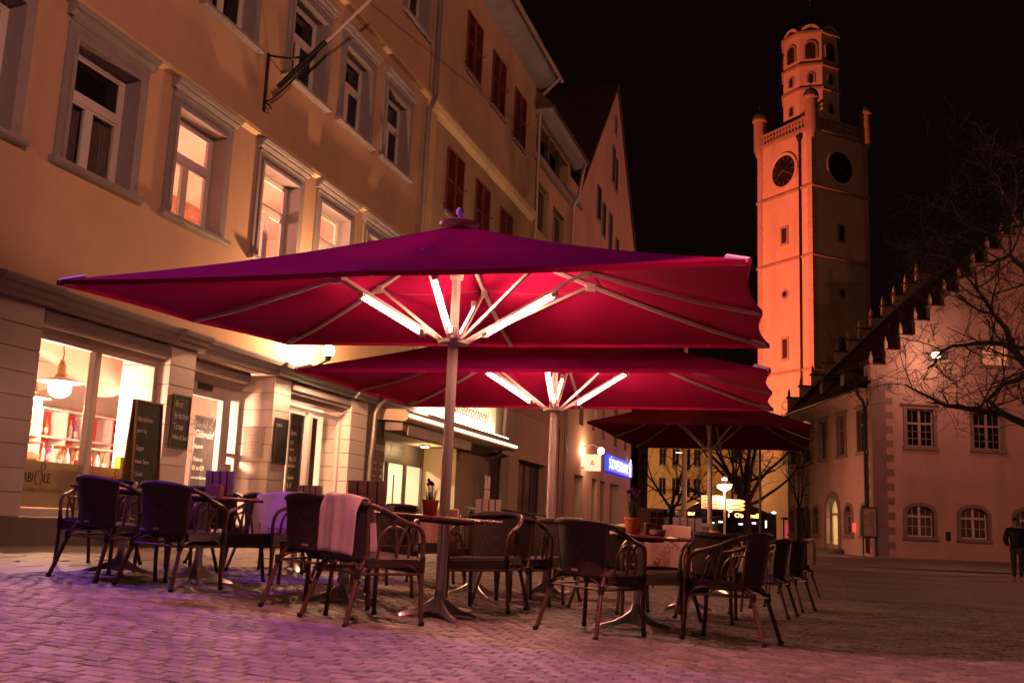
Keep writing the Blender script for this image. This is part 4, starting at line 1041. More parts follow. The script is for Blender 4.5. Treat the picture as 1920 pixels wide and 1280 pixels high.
# floodlight on the house roof that lights the tower (stands out of sight behind the gable)
def floodlight(label, pos, target, energy, color, spot, blend=.4, size=.25):
    t = thing('tower_floodlight', label, 'floodlight', pos)
    b = MB(); b.tube([(0, 0, -pos[2] + gz(pos[0])), (0, 0, -.25)], .09, 10); b.build('mast', metal_pipe, t)
    d = (Vector(target) - Vector(pos)).to_track_quat('-Z', 'Y').to_euler()
    b = MB(); b.bbox((-.28, -.2, -.02), (.28, .2, .2), .02); h_ = b.build('housing', metal_black, t, (0, 0, 0), d)
    b = MB(); b.box((-.25, -.17, -.03), (.25, .17, -.022)); b.build('lens', emit('flood_lens', (1, .45, .22), 25), t, (0, 0, 0), d)
    lt = lamp_light(t, 'SPOT', Vector((0, 0, 0)) + (Vector(target) - Vector(pos)).normalized() * .4, energy, color, size, d, spot, blend)
    return t
floodlight('floodlight mast behind the gabled bank shining at the clock tower', (-1.0, 80.0, 10.0), (27.0, 98.0, 33.0), 112000, (1, .19, .095), R(80), .5)

# ------------------------------------------------------------------ old granary on the square (right)
KH = thing('granary_house', 'large plastered stepped gable house on the far side of the square', 'building', (21.95, 61.16, -.28), R(0.85))
gr_plaster = mat('granary_plaster', (0.53, 0.36, 0.31), 0.9, var=0.10, scale=0.5, bump=0.35, bscale=25, bdist=.02, spec=.2, dirt=(0.35, .45))
gr_grey = mat('granary_grey', (0.24, 0.17, 0.16), 0.85, var=0.12, scale=1.5, bump=0.2)
Z = .28      # measured heights are from the square's zero, the house stands lower
GW, GL, EV = 23.0, 17.6, 9.75
up_w = [(2.02, 3.86), (6.08, 7.98), (10.1, 12.0), (14.1, 16.0), (18.1, 20.0)]
ar_w = [(1.98, 3.56), (5.2, 6.80), (8.5, 10.1), (12.0, 13.6), (15.4, 17.0), (18.8, 20.4)]
at_w = [(6.9, 8.6), (11, 12.6)]
opg = [(a + .12, c - .12, 6.35 + Z, 8.62 + Z) for a, c in up_w] + [(a, c, 1.0 + Z, 2.82 + Z) for a, c in ar_w] + [(a, c, 11.5 + Z, 12.8 + Z) for a, c in at_w]
w = wall_skin(MB(), 0, GW, 0, 10.3 + Z, opg[:-2], .4)
# stepped gable: one course per step
steps = 12; sw = GW / 2 / steps * .98; rise = .955
for k in range(steps):
    x0_, x1_ = k * sw, GW - k * sw
    z0_, z1_ = 10.3 + Z + k * rise, 10.3 + Z + (k + 1) * rise
    oo = [q for q in opg[-2:] if q[2] < z1_ and q[3] > z0_]
    wall_skin(w, x0_, x1_, z0_, z1_, [(a, c, max(d, z0_), min(e, z1_)) for a, c, d, e in oo], .4)
    for xa, xb in ((x0_, x0_ + sw), (x1_ - sw, x1_)):
        w.add([(xa, 0, z1_), (xb, 0, z1_), (xb, .5, z1_), (xa, .5, z1_)], [(0, 1, 2, 3)])
        w.add([(xa if xa == x0_ else xb, 0, z0_), (xa if xa == x0_ else xb, .5, z0_), (xa if xa == x0_ else xb, .5, z1_), (xa if xa == x0_ else xb, 0, z1_)], [(0, 1, 2, 3)])
w.build('gable_wall', gr_plaster, KH)
# far gable (only its steps show over the roof)
w2 = MB()
for k in range(steps):
    w2.box((k * sw, GL - .5, 10.3 + Z + k * rise), (GW - k * sw, GL, 10.3 + Z + (k + 1) * rise - .002 * 0))
w2.box((0, GL - .5, 0), (GW, GL, 10.3 + Z)); w2.build('rear_gable_wall', gr_plaster, KH)
tile_cap = mat('cap_tile', (.09, .045, .035), .85)
pin_m = mat('pinnacle_plaster', (.62, .42, .34), .85, var=.1)
pn = MB(); pn.box((-.09, .0, .02), (.09, .2, .55)); pn.add([(-.09, .0, .55), (.09, .0, .55), (.09, .2, .55), (-.09, .2, .55), (0, .1, .95)], [(0, 1, 4), (1, 2, 4), (2, 3, 4), (3, 0, 4)])
pnm = pn.mesh('pinnacle', pin_m)
cp = MB(); cp.add([(0, -.12, 0), (sw + .12, -.12, 0), (sw + .12, .62, 0), (0, .62, 0), (0, .25, .16), (sw + .12, .25, .16)], [(0, 1, 5, 4), (1, 2, 5), (2, 3, 4, 5), (3, 0, 4), (0, 3, 2, 1)])
cpm = cp.mesh('step_cap', tile_cap)
for y_ in (0, GL - .5):
    for k in range(steps):
        z1_ = 10.3 + Z + (k + 1) * rise
        for x_ in (k * sw - .12, GW - (k + 1) * sw): inst('step_cap', cpm, KH, (x_, y_, z1_))
        inst('pinnacle', pnm, KH, (k * sw + .05, y_ + (0 if y_ == 0 else .1), z1_ - .10)); inst('pinnacle', pnm, KH, (GW - k * sw - .05, y_, z1_ - .10))
# side wall with its openings, in its own turned frame (x runs away from the square)
def side_part(mb, name, m, parent=KH): return mb.build(name, m, parent, (0, 0, 0), (0, 0, R(90)))
# local (x=along y, y = -x): a point (s, 0, z) lands at house (0, s, z); wall faces house -x  => local +y
sd_ops = [(.75, 2.35, 6.05 + Z, 8.6 + Z), (4.55, 6.1, 6.05 + Z, 8.6 + Z), (8.2, 9.85, 6.05 + Z, 8.6 + Z), (11.9, 13.4, 6.05 + Z, 8.6 + Z), (15.2, 16.6, 6.05 + Z, 8.6 + Z),
          (.75, 2.05, .95 + Z, 2.8 + Z), (3.62, 4.9, .95 + Z, 2.8 + Z), (10.1, 11.6, .95 + Z, 2.8 + Z), (12.9, 14.1, .95 + Z, 2.8 + Z), (15.8, 17.1, .95 + Z, 2.8 + Z), (6.1, 8.4, .32 + Z, 3.4 + Z)]
w = MB()
def side_skin():
    m_ = wall_skin(MB(), 0, GL, 0, EV + Z, sd_ops, .4)
    # mirror so that depth runs into the house (house +x) : local y -> house x
    return m_
ss = side_skin()
for v in range(len(ss.v)):
    x_, y_, z_ = ss.v[v]; ss.v[v] = (y_, x_, z_)
ss.build('side_wall', gr_plaster, KH)
def swap(mb):
    mb.v = [(y_, x_, z_) for x_, y_, z_ in mb.v]; return mb
# windows: rectangular (gable upper), with four lights each
def cross_window(mbx, a, c, d, e, arch=False):
    pass
def house_window(a, c, d, e, side=False, cols=2, rows=3, split=.68, sur=.22, frame_m=None, arch=0.0, lit=None, panes_m=None):
    sf = swap if side else (lambda q: q)
    b = MB(); n = 10
    if arch:
        cx_ = (a + c) / 2; rx = (c - a) / 2; spring = e - arch
        def arc(ex): return [(cx_ - (rx + ex) * math.cos(math.pi * i / n), spring + (arch + ex) * math.sin(math.pi * i / n)) for i in range(n + 1)]
        o_, i_ = arc(sur), arc(0)
        for i in range(n): b.prism([o_[i], i_[i], i_[i + 1], o_[i + 1]], -.07, .25)
        for i in range(n):     # spandrel fill behind the ring keeps the square hole closed
            b.prism([i_[i], (i_[i][0], e + .02), (i_[i + 1][0], e + .02), i_[i + 1]], .02, .2)
        b.box((a - sur, -.07, d), (a, .25, spring)); b.box((c, -.07, d), (c + sur, .25, spring))
    else:
        b.box((a - sur, -.07, d), (a, .25, e)); b.box((c, -.07, d), (c + sur, .25, e)); b.box((a - sur, -.07, e), (c + sur, .25, e + sur))
        b.box((a - sur - .15, -.16, e + sur), (c + sur + .15, .1, e + sur + .1))
    b.box((a - sur - .06, -.14, d - .2), (c + sur + .06, .25, d))
    wn = sf(b).build('window', gr_grey, KH)
    f = MB(); fm = frame_m or frame_white
    zt = d + (e - d) * split
    f.box((a, .16, d), (a + .07, .24, e)); f.box((c - .07, .16, d), (c, .24, e)); f.box((a + .07, .16, d), (c - .07, .24, d + .08)); f.box((a + .07, .16, e - .07), (c - .07, .24, e))
    f.box((a + .07, .15, zt - .06), (c - .07, .24, zt + .06)); 
    mid = (a + c) / 2
    f.box((mid - .08, .14, d + .08), (mid + .08, .24, zt - .06)); f.box((mid - .08, .14, zt + .06), (mid + .08, .24, e - .07))
    for x0_, x1_ in ((a + .07, mid - .08), (mid + .08, c - .07)):
        f.box(((x0_ + x1_) / 2 - .015, .18, d + .08), ((x0_ + x1_) / 2 + .015, .22, zt - .06)); f.box(((x0_ + x1_) / 2 - .015, .18, zt + .06), ((x0_ + x1_) / 2 + .015, .22, e - .07))
        for r_ in range(1, rows):
            z_ = d + .08 + (zt - .06 - d - .08) * r_ / rows; f.box((x0_, .181, z_ - .014), (x1_, .219, z_ + .014))
    sf(f).build('frame', fm, wn)
    for x0_, x1_ in ((a + .07, mid - .08), (mid + .08, c - .07)):
        for z0_, z1_ in ((d + .08, zt - .06), (zt + .06, e - .07)):
            q = MB(); q.box((x0_, .195, z0_), (x1_, .205, z1_)); sf(q).build('pane', panes_m or pane_dark, wn)
    return wn
gr_frame = mat('granary_frame', (.36, .27, .24), .6, bump=0)
for i, (a, c) in enumerate(up_w): house_window(a + .12, c - .12, 6.35 + Z, 8.62 + Z, frame_m=gr_frame if i else gr_frame, split=.62)
pane_faint = mat('pane_faint', (.10, .075, .06), .1, var=.5, scale=1.5, bump=0)
for i, (a, c) in enumerate(ar_w): house_window(a, c, 1.0 + Z, 2.82 + Z, arch=.42, rows=2, split=.66, panes_m=pane_faint)
for i, (a, c) in enumerate(at_w): house_window(a, c, 11.5 + Z, 12.8 + Z, rows=2, split=.5, sur=.15, panes_m=emit('attic_glow', (1, .38, .18), .35) if i == 0 else None)
for a, c, d, e in sd_ops[:5]: house_window(a, c, d, e, side=True, rows=3, split=.66, sur=.16, frame_m=gr_grey)
for a, c, d, e in sd_ops[5:10]: house_window(a, c, d, e, side=True, arch=.6, rows=2, split=.66, sur=.2, frame_m=gr_grey)
# doorway
a, c, d, e = sd_ops[10]
b = MB(); n = 12; cx_ = (a + c) / 2; rx = (c - a) / 2; spring = e - 1.0
arc = lambda ex: [(cx_ - (rx + ex) * math.cos(math.pi * i / n), spring + (1.0 + ex) * math.sin(math.pi * i / n)) for i in range(n + 1)]
o_, i_ = arc(.4), arc(0)
for i in range(n):
    b.prism([o_[i], i_[i], i_[i + 1], o_[i + 1]], -.1, .35); b.prism([i_[i], (i_[i][0], e + .02), (i_[i + 1][0], e + .02), i_[i + 1]], .02, .3)
b.box((a - .4, -.1, 0), (a, .35, spring)); b.box((c, -.1, 0), (c + .4, .35, spring))
dr = swap(b).build('doorway', gr_grey, KH)
f = MB()
for q in ((a, a + .1, d, e), (c - .1, c, d, e), (a + .1, c - .1, d + 1.9, d + 2.05), (cx_ - .06, cx_ + .06, d, d + 1.9), (cx_ - .03, cx_ + .03, d + 2.05, e)): f.box((q[0], .3, q[2]), (q[1], .36, q[3]))
for k in range(1, 5): f.box((a + .1, .32, d + k * .38 - .015), (cx_ - .06, .35, d + k * .38 + .015))
swap(f).build('door_frame', gr_frame, dr)
q = MB(); q.box((a + .1, .33, d), (c - .1, .34, e)); swap(q).build('pane', pane_clear, dr)
rmk = MB(); rmk.add([(a - 1, .4, d), (c + 1, .4, d), (c + 1, 3.5, d), (a - 1, 3.5, d), (a - 1, .4, e + .3), (c + 1, .4, e + .3), (c + 1, 3.5, e + .3), (a - 1, 3.5, e + .3)], [(0, 1, 2, 3), (4, 7, 6, 5), (3, 2, 6, 7), (1, 2, 6, 5), (0, 3, 7, 4)])
swap(rmk).build('entrance_hall', room_white, KH)
tl = thing('hall_light', 'bright ceiling light inside the arched granary doorway', 'lamp', KH.matrix_basis @ Vector((2.0, 7.2, 3.45)))
q = MB(); q.lathe([(0, .1), (.3, .1), (.32, .05), (.3, 0)], 14); q.build('housing', frame_white, tl)
q = MB(); q.lathe([(.28, -.002), (.2, -.06), (0, -.08)], 14); q.build('globe', emit('hall_globe', (1, .66, .28), 320), tl)
q = MB()
for k in range(4): q.box((a - .9 + .0, -.35 * (4 - k), -.02), (c + .9 - .3 * 0, -.0 - .12, .15 * (k + 1) * .55))
swap(q).build('entrance_steps', stone_dark, KH)
# eaves, roof, dormers
b = MB(); b.profile([(.0, EV + Z - .35), (-.2, EV + Z - .25), (-.45, EV + Z), (-.5, EV + Z + .1), (.0, EV + Z + .1)], .52, GL - .52); swap(b).build('eaves', gr_plaster, KH)
apex = 10.3 + Z + 11.5 * .97
r_ = MB(); r_.add([(-.55, .5, EV + Z + .05), (-.55, GL - .5, EV + Z + .05), (GW / 2, GL - .5, apex + .2), (GW / 2, .5, apex + .2), (GW + .55, .5, EV + Z + .05), (GW + .55, GL - .5, EV + Z + .05)], [(0, 3, 2, 1), (3, 4, 5, 2)])
r_.build('roof', roof_tile, KH)
b = MB(); b.tube([(-.62, .45, EV + Z + .02), (-.62, GL - .4, EV + Z + .06)], .09, 8); b.build('gutter', metal_black, KH, smooth=True)
for y_ in (2.2, 6.6, 11.0):
    b = MB(); b.bbox((.55, y_ - .5, EV + Z + .8), (3.0, y_ + .5, EV + Z + 2.0), .02); dm = b.build('dormer', roof_tile, KH)
    b = MB(); b.add([(.35, y_ - .7, EV + Z + 1.98), (.35, y_ + .7, EV + Z + 1.98), (3.6, y_ + .7, EV + Z + 2.7), (3.6, y_ - .7, EV + Z + 2.7), (.35, y_ - .7, EV + Z + 2.08), (.35, y_ + .7, EV + Z + 2.08), (3.6, y_ + .7, EV + Z + 2.8), (3.6, y_ - .7, EV + Z + 2.8)], [(0, 1, 2, 3), (7, 6, 5, 4), (0, 4, 5, 1), (1, 5, 6, 2), (3, 7, 4, 0)]); b.build('dormer_roof', roof_tile, dm)
    b = MB()
    for q in ((y_ - .28, y_ - .2, .95, 1.75), (y_ + .2, y_ + .28, .95, 1.75), (y_ - .2, y_ + .2, .95, 1.03), (y_ - .2, y_ + .2, 1.67, 1.75), (y_ - .03, y_ + .03, 1.03, 1.67)): b.box((.50, q[0], EV + Z + q[2]), (.549, q[1], EV + Z + q[3]))
    b.build('dormer_window_frame', frame_white, dm)
# painted corner quoins, proud by a finger
zq = 10.1 + Z; k = 0
while zq > .1:
    ln = 1.28 if k % 2 == 0 else .86
    z0_ = max(zq - .43, 0.02)
    q = MB(); q.box((-.012, -.012, z0_ + .001), (ln, .004, zq - .001)); q.build('quoin', gr_grey, KH)
    q = MB(); q.box((-.012, .005, z0_ + .001), (.004, .75 if k % 2 == 0 else .4, zq - .001)); q.build('quoin', gr_grey, KH)
    zq -= .43; k += 1
pk = thing('downpipe', 'black downpipe running down the corner of the stepped gable house', 'pipe', KH.location, KH.rotation_euler.z)
b = MB(); b.tube([(-.62, .75, EV + Z), (-.55, .75, EV + Z - .3), (-.25, .75, EV + Z - .7), (-.16, .75, EV + Z - 1.1), (-.16, .75, .2)], .11, 8); b.build('pipe', metal_black, pk, smooth=True)
nb = thing('notice_box', 'dark framed notice case standing before the corner of the granary', 'notice board', KH.matrix_basis @ Vector((-.35, -.25, 0)), R(-8))
b = MB(); b.bbox((-.45, -.06, 1.1), (.45, .06, 2.9), .02); b.build('case', metal_black, nb)
b = MB(); b.box((-.36, -.07, 1.2), (.36, -.062, 2.8)); b.build('poster', mat('poster', (.3, .2, .18), .7, var=.4, scale=3), nb)
for x_ in (-.38, .38):
    b = MB(); b.box((x_ - .04, -.04, 0), (x_ + .04, .04, 1.1)); b.build('post', metal_black, nb)
pq = MB(); pq.bbox((4.28, -.05, .84 + Z), (4.56, -.002, 1.36 + Z), .01); pq.build('plaque', metal_black, KH)
rb = MB(); rb.bbox((-.12, 3.05, 1.15 + Z), (-.01, 3.3, 1.7 + Z), .01); rb = rb.build('red_light_box', emit('red_box', (1, .06, .05), 1.6), KH)
# floodlight on the gable
gf = thing('gable_floodlight', 'glaring floodlight on an arm on the stepped gable', 'floodlight', KH.matrix_basis @ Vector((3.55, -1.3, 11.72 + Z)))
b = MB(); b.tube([(.75, 1.3, .1), (.7, .5, .25), (.35, 0, .1), (.12, 0, 0)], .05, 8); b.build('arm', metal_black, gf)
b = MB(); b.bbox((.05, -.25, -.2), (.55, .25, .25), .03); b.build('housing', metal_black, gf)
b = MB(); b.ball((-.12, -.12, 0), .26, 12, 8, (1, 1, .8)); b.build('lamp_glass', emit('gable_bulb', (1, .55, .33), 34), gf, smooth=True)
lamp_light(gf, 'POINT', (-.3, -1.6, -.3), 300, (1, .42, .26), .25)
b = MB(); b.bbox((.72, .7, -.25), (1.1, 1.2, .2), .02); b.build('junction_box', frame_white, gf)
# ------------------------------------------------------------------ bare trees
bark = mat('bark', (0.05, 0.035, 0.028), 0.9, var=0.3, scale=6, bump=0.6, bscale=20, bdist=.01)
def grow(mb, p, d, length, r, depth, rnd_, spread=.55, up=.12, nseg=4, minr=.004, shrink=.72):
    pts = [p]; rs = [r]; cur_ = d.normalized()
    for i in range(nseg):
        cur_ = (cur_ + Vector((rnd_.uniform(-1, 1), rnd_.uniform(-1, 1), rnd_.uniform(-1, 1))) * .22 + Vector((0, 0, up * .3))).normalized()
        pts.append(pts[-1] + cur_ * length / nseg); rs.append(max(minr, r * (1 - .55 * (i + 1) / nseg)))
    mb.tube(pts, rs, 6 if r > .03 else 4 if r > .012 else 3, cap=False)
    if depth <= 0: return
    for k in range(rnd_.choice((2, 3, 3)) if depth > 1 else rnd_.choice((2, 3, 4))):
        j = rnd_.randint(1, nseg); q = pts[j]
        a = Vector((rnd_.uniform(-1, 1), rnd_.uniform(-1, 1), rnd_.uniform(-.8, 1))).normalized()
        t = (pts[j] - pts[j - 1]).normalized()
        nd = (t * (1 - spread) + a * spread * 1.3 + Vector((0, 0, up))).normalized()
        grow(mb, q, nd, length * rnd_.uniform(.55, .82), max(minr, rs[j] * shrink), depth - 1, rnd_, spread, up, max(3, nseg - 1), minr, shrink)
def limb(mb, pix, ys, rs, rnd_, twigs, tl, tr, td, minr=.008):
    pts = [aty(x, y, ys[0] + (ys[1] - ys[0]) * i / (len(pix) - 1) + rnd_.uniform(-.3, .3)) for i, (x, y) in enumerate(pix)]
    sm = [pts[0]]
    for i in range(1, len(pts)):
        mid = (pts[i] + pts[i - 1]) / 2 + Vector((rnd_.uniform(-.06, .06), rnd_.uniform(-.1, .1), rnd_.uniform(-.06, .06))) * (pts[i] - pts[i - 1]).length
        sm += [mid, pts[i]]
    n = len(sm); rr = [rs[0] + (rs[1] - rs[0]) * i / (n - 1) for i in range(n)]
    mb.tube(sm, rr, 8, cap=True)
    for k in range(twigs):
        j = rnd_.randint(1, n - 1); t = (sm[j] - sm[j - 1]).normalized()
        a = Vector((rnd_.uniform(-1, 1), rnd_.uniform(-1, 1), rnd_.uniform(-.6, 1))).normalized()
        grow(mb, sm[j], t * .6 + a, tl * rnd_.uniform(.5, 1.1), min(tr, rr[j] * .6), td, rnd_, .55, .06, 4, minr)
rt = random.Random(11)
TR = thing('bare_tree', 'large leafless tree reaching in over the stepped gable', 'tree', (17.6, 33.0, -.26))
m = MB()
base = TR.location
YB = 33.0
def loc(mb):
    mb.v = [(x - base.x, y - base.y, z - base.z) for x, y, z in mb.v]; return mb
top = aty(2005, 700, YB)
m.tube([base, base + Vector((.02, 0, 1.5)), (base + top) / 2 + Vector((.1, .1, .5)), top], [.36, .29, .25, .21], 12)
for k in range(5):
    an = k * 1.25
    m.tube([base + Vector((0, 0, .35)), base + Vector((math.cos(an) * .5, math.sin(an) * .5, .05))], [.2, .06], 6)
loc(m).build('trunk', bark, TR, smooth=True)
m = MB()
limb(m, [(2003, 720), (1960, 812), (1920, 794), (1880, 775), (1836, 767), (1799, 761), (1761, 755), (1727, 737), (1697, 721)], (33, 30), (.15, .025), rt, 13, 1.7, .035, 3)
limb(m, [(1880, 775), (1852, 750), (1880, 719), (1920, 705), (1990, 700)][::-1], (33, 31), (.10, .05), rt, 6, 1.5, .03, 3)
limb(m, [(2003, 720), (1950, 705), (1920, 680), (1900, 653), (1887, 616), (1862, 587), (1831, 540), (1826, 500)], (33, 32), (.17, .03), rt, 13, 2.2, .04, 3)
limb(m, [(1862, 587), (1819, 572), (1794, 556)], (32.3, 31.5), (.05, .02), rt, 4, 1.4, .02, 3)
limb(m, [(1900, 656), (1859, 642), (1825, 644), (1787, 648), (1756, 669), (1738, 690)], (32.8, 31), (.09, .02), rt, 12, 1.5, .03, 3)
limb(m, [(2005, 700), (1960, 560), (1920, 500), (1894, 478), (1875, 487), (1856, 492)], (33, 33), (.16, .03), rt, 8, 2.0, .04, 3)
limb(m, [(2005, 700), (1970, 520), (1925, 420), (1900, 395), (1870, 330)], (33, 34), (.14, .03), rt, 9, 2.6, .04, 3)
limb(m, [(1925, 420), (1860, 440), (1815, 425), (1790, 410)], (33.5, 33), (.05, .02), rt, 7, 1.9, .025, 3)
limb(m, [(1831, 540), (1790, 490), (1760, 480), (1735, 478)], (32.3, 32), (.04, .015), rt, 8, 1.5, .02, 3)
limb(m, [(1900, 395), (1905, 330), (1890, 290)], (33.5, 33), (.05, .02), rt, 6, 1.8, .025, 3)
loc(m).build('crown', bark, TR, smooth=True)

def street_tree(label, x, y, limbs, seed, group=None):
    r_ = random.Random(seed); bz = gz(x)
    t = thing('bare_street_tree', label, 'tree', (x, y, bz))
    q = MB(); q.tube([(0, 0, -.1), (.02, 0, 1.2), (-.05, .03, 2.2), (-.1, 0, 3.0)], [.38, .30, .27, .26], 10); q.build('trunk', bark, t, smooth=True)
    q = MB()
    for d, ln, rad in limbs:
        q0 = Vector((-.08, 0, 2.6 + r_.uniform(-.3, .5)))
        grow(q, q0, Vector(d), ln, rad, 4, r_, .5, .10, 5, .012, .70)
    q.build('crown', bark, t, smooth=True)
    return t
p = aty(1402, 985, 74)
street_tree('leafless street tree behind the lit lantern', p.x, 74, [((-.1, .1, 1), 5.5, .22), ((.15, 0, 1), 6, .2), ((.5, -.1, .9), 5, .16), ((-.7, -.2, .7), 5.5, .18), ((-1, .1, .35), 5.0, .15), ((.9, 0, .5), 4.5, .14), ((-.45, .3, 1), 5.5, .18), ((-1, 0, .1), 4.5, .11)], 5)
p = aty(1283, 985, 82)
street_tree('thin leafless street tree beside the pale lamp mast', p.x - .6, 84, [((.6, .1, .6), 4.5, .12), ((-.5, .1, .8), 4.2, .12), ((.1, .1, 1), 4.5, .14), ((1, 0, .2), 4.0, .1)], 9)
p = aty(1500, 985, 70)
st_ = street_tree('slender bare climber tree against the granary side wall', 20.9, 72.5, [((-.2, .1, 1), 3.2, .07), ((.3, .1, 1), 3.2, .07), ((.0, .3, 1), 3.2, .07)], 21)

# ------------------------------------------------------------------ lantern, sign post, masts
lx = aty(1358, 985, 62).x
LN = thing('street_lantern', 'lit street lantern on a pole with finger signs before the bus', 'street lamp', (lx, 62, gz(lx)))
hz = aty(1358, 910, 62).z - gz(lx)
b = MB(); b.lathe([(.10, 0), (.10, .6), (.06, .7), (.05, hz - .35)], 12); b.build('post', mat('lantern_post', (.35, .22, .16), .4, metal=.4), LN, smooth=True)
b = MB(); b.lathe([(.05, hz - .4), (.12, hz - .3), (.30, hz - .22), (.42, hz - .12), (.44, hz - .04), (.30, hz + .02), (.1, hz + .02)], 20); b.build('lamp_glass', emit('lantern_glass', (1, .60, .30), 14), LN, smooth=True)
b = MB(); b.lathe([(.50, hz + .03), (.52, hz + .07), (.30, hz + .16), (.16, hz + .22), (.14, hz + .5), (.16, hz + .52), (0, hz + .6)], 20); b.build('roof_cap', mat('lantern_cap', (.6, .45, .35), .5), LN, smooth=True)
b = MB(); b.lathe([(.15, hz + .30), (.16, hz + .31), (.16, hz + .44), (.15, hz + .45)], 14); b.build('upper_light', emit('lantern_up', (1, .65, .40), 6), LN, smooth=True)
lamp_light(LN, 'POINT', (0, -.6, hz - .25), 1700, (1, .36, .20), .2)
FS = thing('finger_sign_post', 'pale finger signs glowing under the street lantern', 'sign', (lx, 61.75, gz(lx)))
sgm = mat('finger_sign', (.80, .62, .38), .5, bump=0)
b = MB(); b.tube([(0, 0, 0), (0, 0, 2.75)], .035, 8); b.build('post', aluminium, FS)
zb = aty(1358, 955, 61.75).z - gz(lx)
for i in range(4):
    b = MB(); b.bbox((-1.45, -.03, zb + .02 + i * .20), (-.06, 0, zb + .20 + i * .20), .006); s_ = b.build('sign_arm', sgm, FS)
    q = MB(); q.box((-1.3, -.033, zb + .08 + i * .2), (-.3, -.031, zb + .13 + i * .2)); q.build('printed_line', print_red, s_)
for i in range(3):
    q = MB(); zz = zb - .02 + i * .22
    q.prism([(.06, zz), (1.05, zz), (1.2, zz + .1), (1.05, zz + .19), (.06, zz + .19)], -.03, 0); s_ = q.build('sign_arm', sgm, FS)
    q = MB(); q.box((.2, -.033, zz + .07), (.9, -.031, zz + .12)); q.build('printed_line', print_red, s_)
x_ = aty(1282, 985, 52).x
MT = thing('lamp_mast', 'plain pale mast standing behind the third parasol', 'mast', (x_, 52, gz(x_)))
b = MB(); b.lathe([(.16, 0), (.16, .8), (.13, .9), (.11, 10.5), (0, 10.5)], 12); b.build('shaft', mat('mast_paint', (.55, .45, .28), .5), MT, smooth=True)
b = MB(); b.tube([(0, 0, 10.4), (.3, -.2, 10.7), (1.2, -.8, 10.8)], .05, 8); b.build('arm', aluminium, MT)
b = MB(); b.bbox((1.0, -1.1, 10.65), (1.7, -.7, 10.78), .03); b.build('head', aluminium, MT)
x_ = aty(1425, 985, 66).x
MT = thing('sign_pole', 'dark slim pole beside the bus front', 'pole', (x_, 66, gz(x_)))
b = MB(); b.lathe([(.09, 0), (.08, 8.5), (0, 8.5)], 10); b.build('shaft', metal_black, MT)
b = MB(); b.lathe([(.13, 0), (.13, .3), (.09, .35)], 10); b.build('base', metal_black, MT)

# ------------------------------------------------------------------ bus
bx_ = aty(1340, 985, 80)
BUS = thing('city_bus', 'dark violet city bus showing Oberzell on its amber display', 'bus', (20.2, 88.0, -.26), R(-6))
bus_p = mat('bus_paint', (.085, .06, .11), .35, var=.08, bump=0, spec=.6)
bus_d = mat('bus_dark', (.012, .010, .012), .15, var=.1, bump=0, spec=.6)
b = MB(); b.bbox((-8.5, 0, .35), (3.0, 2.5, 2.85), .18); b.build('body', bus_p, BUS)
b = MB(); b.prism([(-4.6, 2.80), (2.4, 2.80), (1.4, 3.25), (.6, 3.55), (-3.5, 3.55), (-4.0, 3.3)], .15, 2.35); b.build('roof_pod', bus_p, BUS)
for i in range(8):
    b = MB(); b.bbox((-8.2 + i * 1.38, -.012, 1.05), (-6.9 + i * 1.38, -.001, 2.25), .002); b.build('window', bus_d, BUS)
b = MB(); b.bbox((-8.3, -.02, 2.30), (2.9, -.001, 2.78), .004); b.build('upper_band', bus_d, BUS)
for x0_ in (-6.9, -.6):
    T = Matrix.Translation((x0_, .1, .48)) @ Matrix.Rotation(R(90), 4, 'X')
    b = MB(); b.lathe([(.2, -.1), (.46, -.1), (.48, -.02), (.48, .1), (.2, .13)], 20, T); wh = b.build('wheel', metal_black, BUS)
    b = MB(); b.lathe([(0, .1), (.2, .11), (.25, .08)], 16, T); b.build('rim', aluminium, wh)
b = MB(); b.bbox((-.7, -.05, 2.32), (2.0, -.021, 2.76), .004); dp = b.build('display', metal_black, BUS)
amber = emit('amber_led', (1, .34, .10), 7.0)
lettering('Oberzell', .50, amber, dp, (-.55, -.056, 2.39), sx=1.15, off=.012)
lettering('1', .42, amber, dp, (-1.15, -.056, 2.40), sx=1.0, off=.01)
b = MB(); b.bbox((-4.7, -.05, 2.34), (-3.4, -.021, 2.72), .004); d2 = b.build('display', metal_black, BUS)
lettering('Bhf', .36, amber, d2, (-4.5, -.056, 2.42), sx=1.2, off=.008)
b = MB(); b.bbox((2.02, -.05, 1.6), (2.16, -.02, 2.2), .004); b.build('door_light', emit('bus_white', (1, .8, .55), 2.5), BUS)
for i, x0_ in enumerate((-2.6, -1.9, -.2, .9)):
    b = MB(); b.bbox((x0_, -.03, 1.75 + .12 * (i % 2)), (x0_ + .35, -.014, 1.90 + .12 * (i % 2)), .003); b.build('inside_lamp', emit('bus_in', (1, .85, .65), 2.0), BUS)
for x0_ in (-.9, 2.75):
    b = MB(); b.ball((x0_, -.05, 2.9), .12, 10, 6, (1.6, 1, .7)); b.build('marker_light', emit('bus_marker', (1, .85, .8), 6), BUS)
SB = thing('bus_shelter', 'bus shelter with a glowing pink poster at the bus front', 'bus shelter', (25.1, 86.0, -.26), R(-6))
b = MB(); b.bbox((-1.9, -.6, 2.35), (1.9, 1.0, 2.5), .03); b.build('roof', metal_black, SB)
for x0_ in (-1.8, 1.7):
    b = MB(); b.box((x0_, -.05, 0), (x0_ + .1, .05, 2.35)); b.build('post', metal_black, SB)
b = MB(); b.bbox((.3, -.06, .7), (1.6, .02, 2.1), .01); b.build('poster_case', metal_black, SB)
b = MB(); b.box((.4, -.07, .8), (1.5, -.062, 2.0)); b.build('poster', emit('poster_pink', (1, .10, .22), 1.6), SB)
b = MB(); b.box((-1.6, -.07, .8), (-1.0, -.062, 2.0)); b.build('poster', emit('poster_red', (.8, .04, .10), .8), SB)

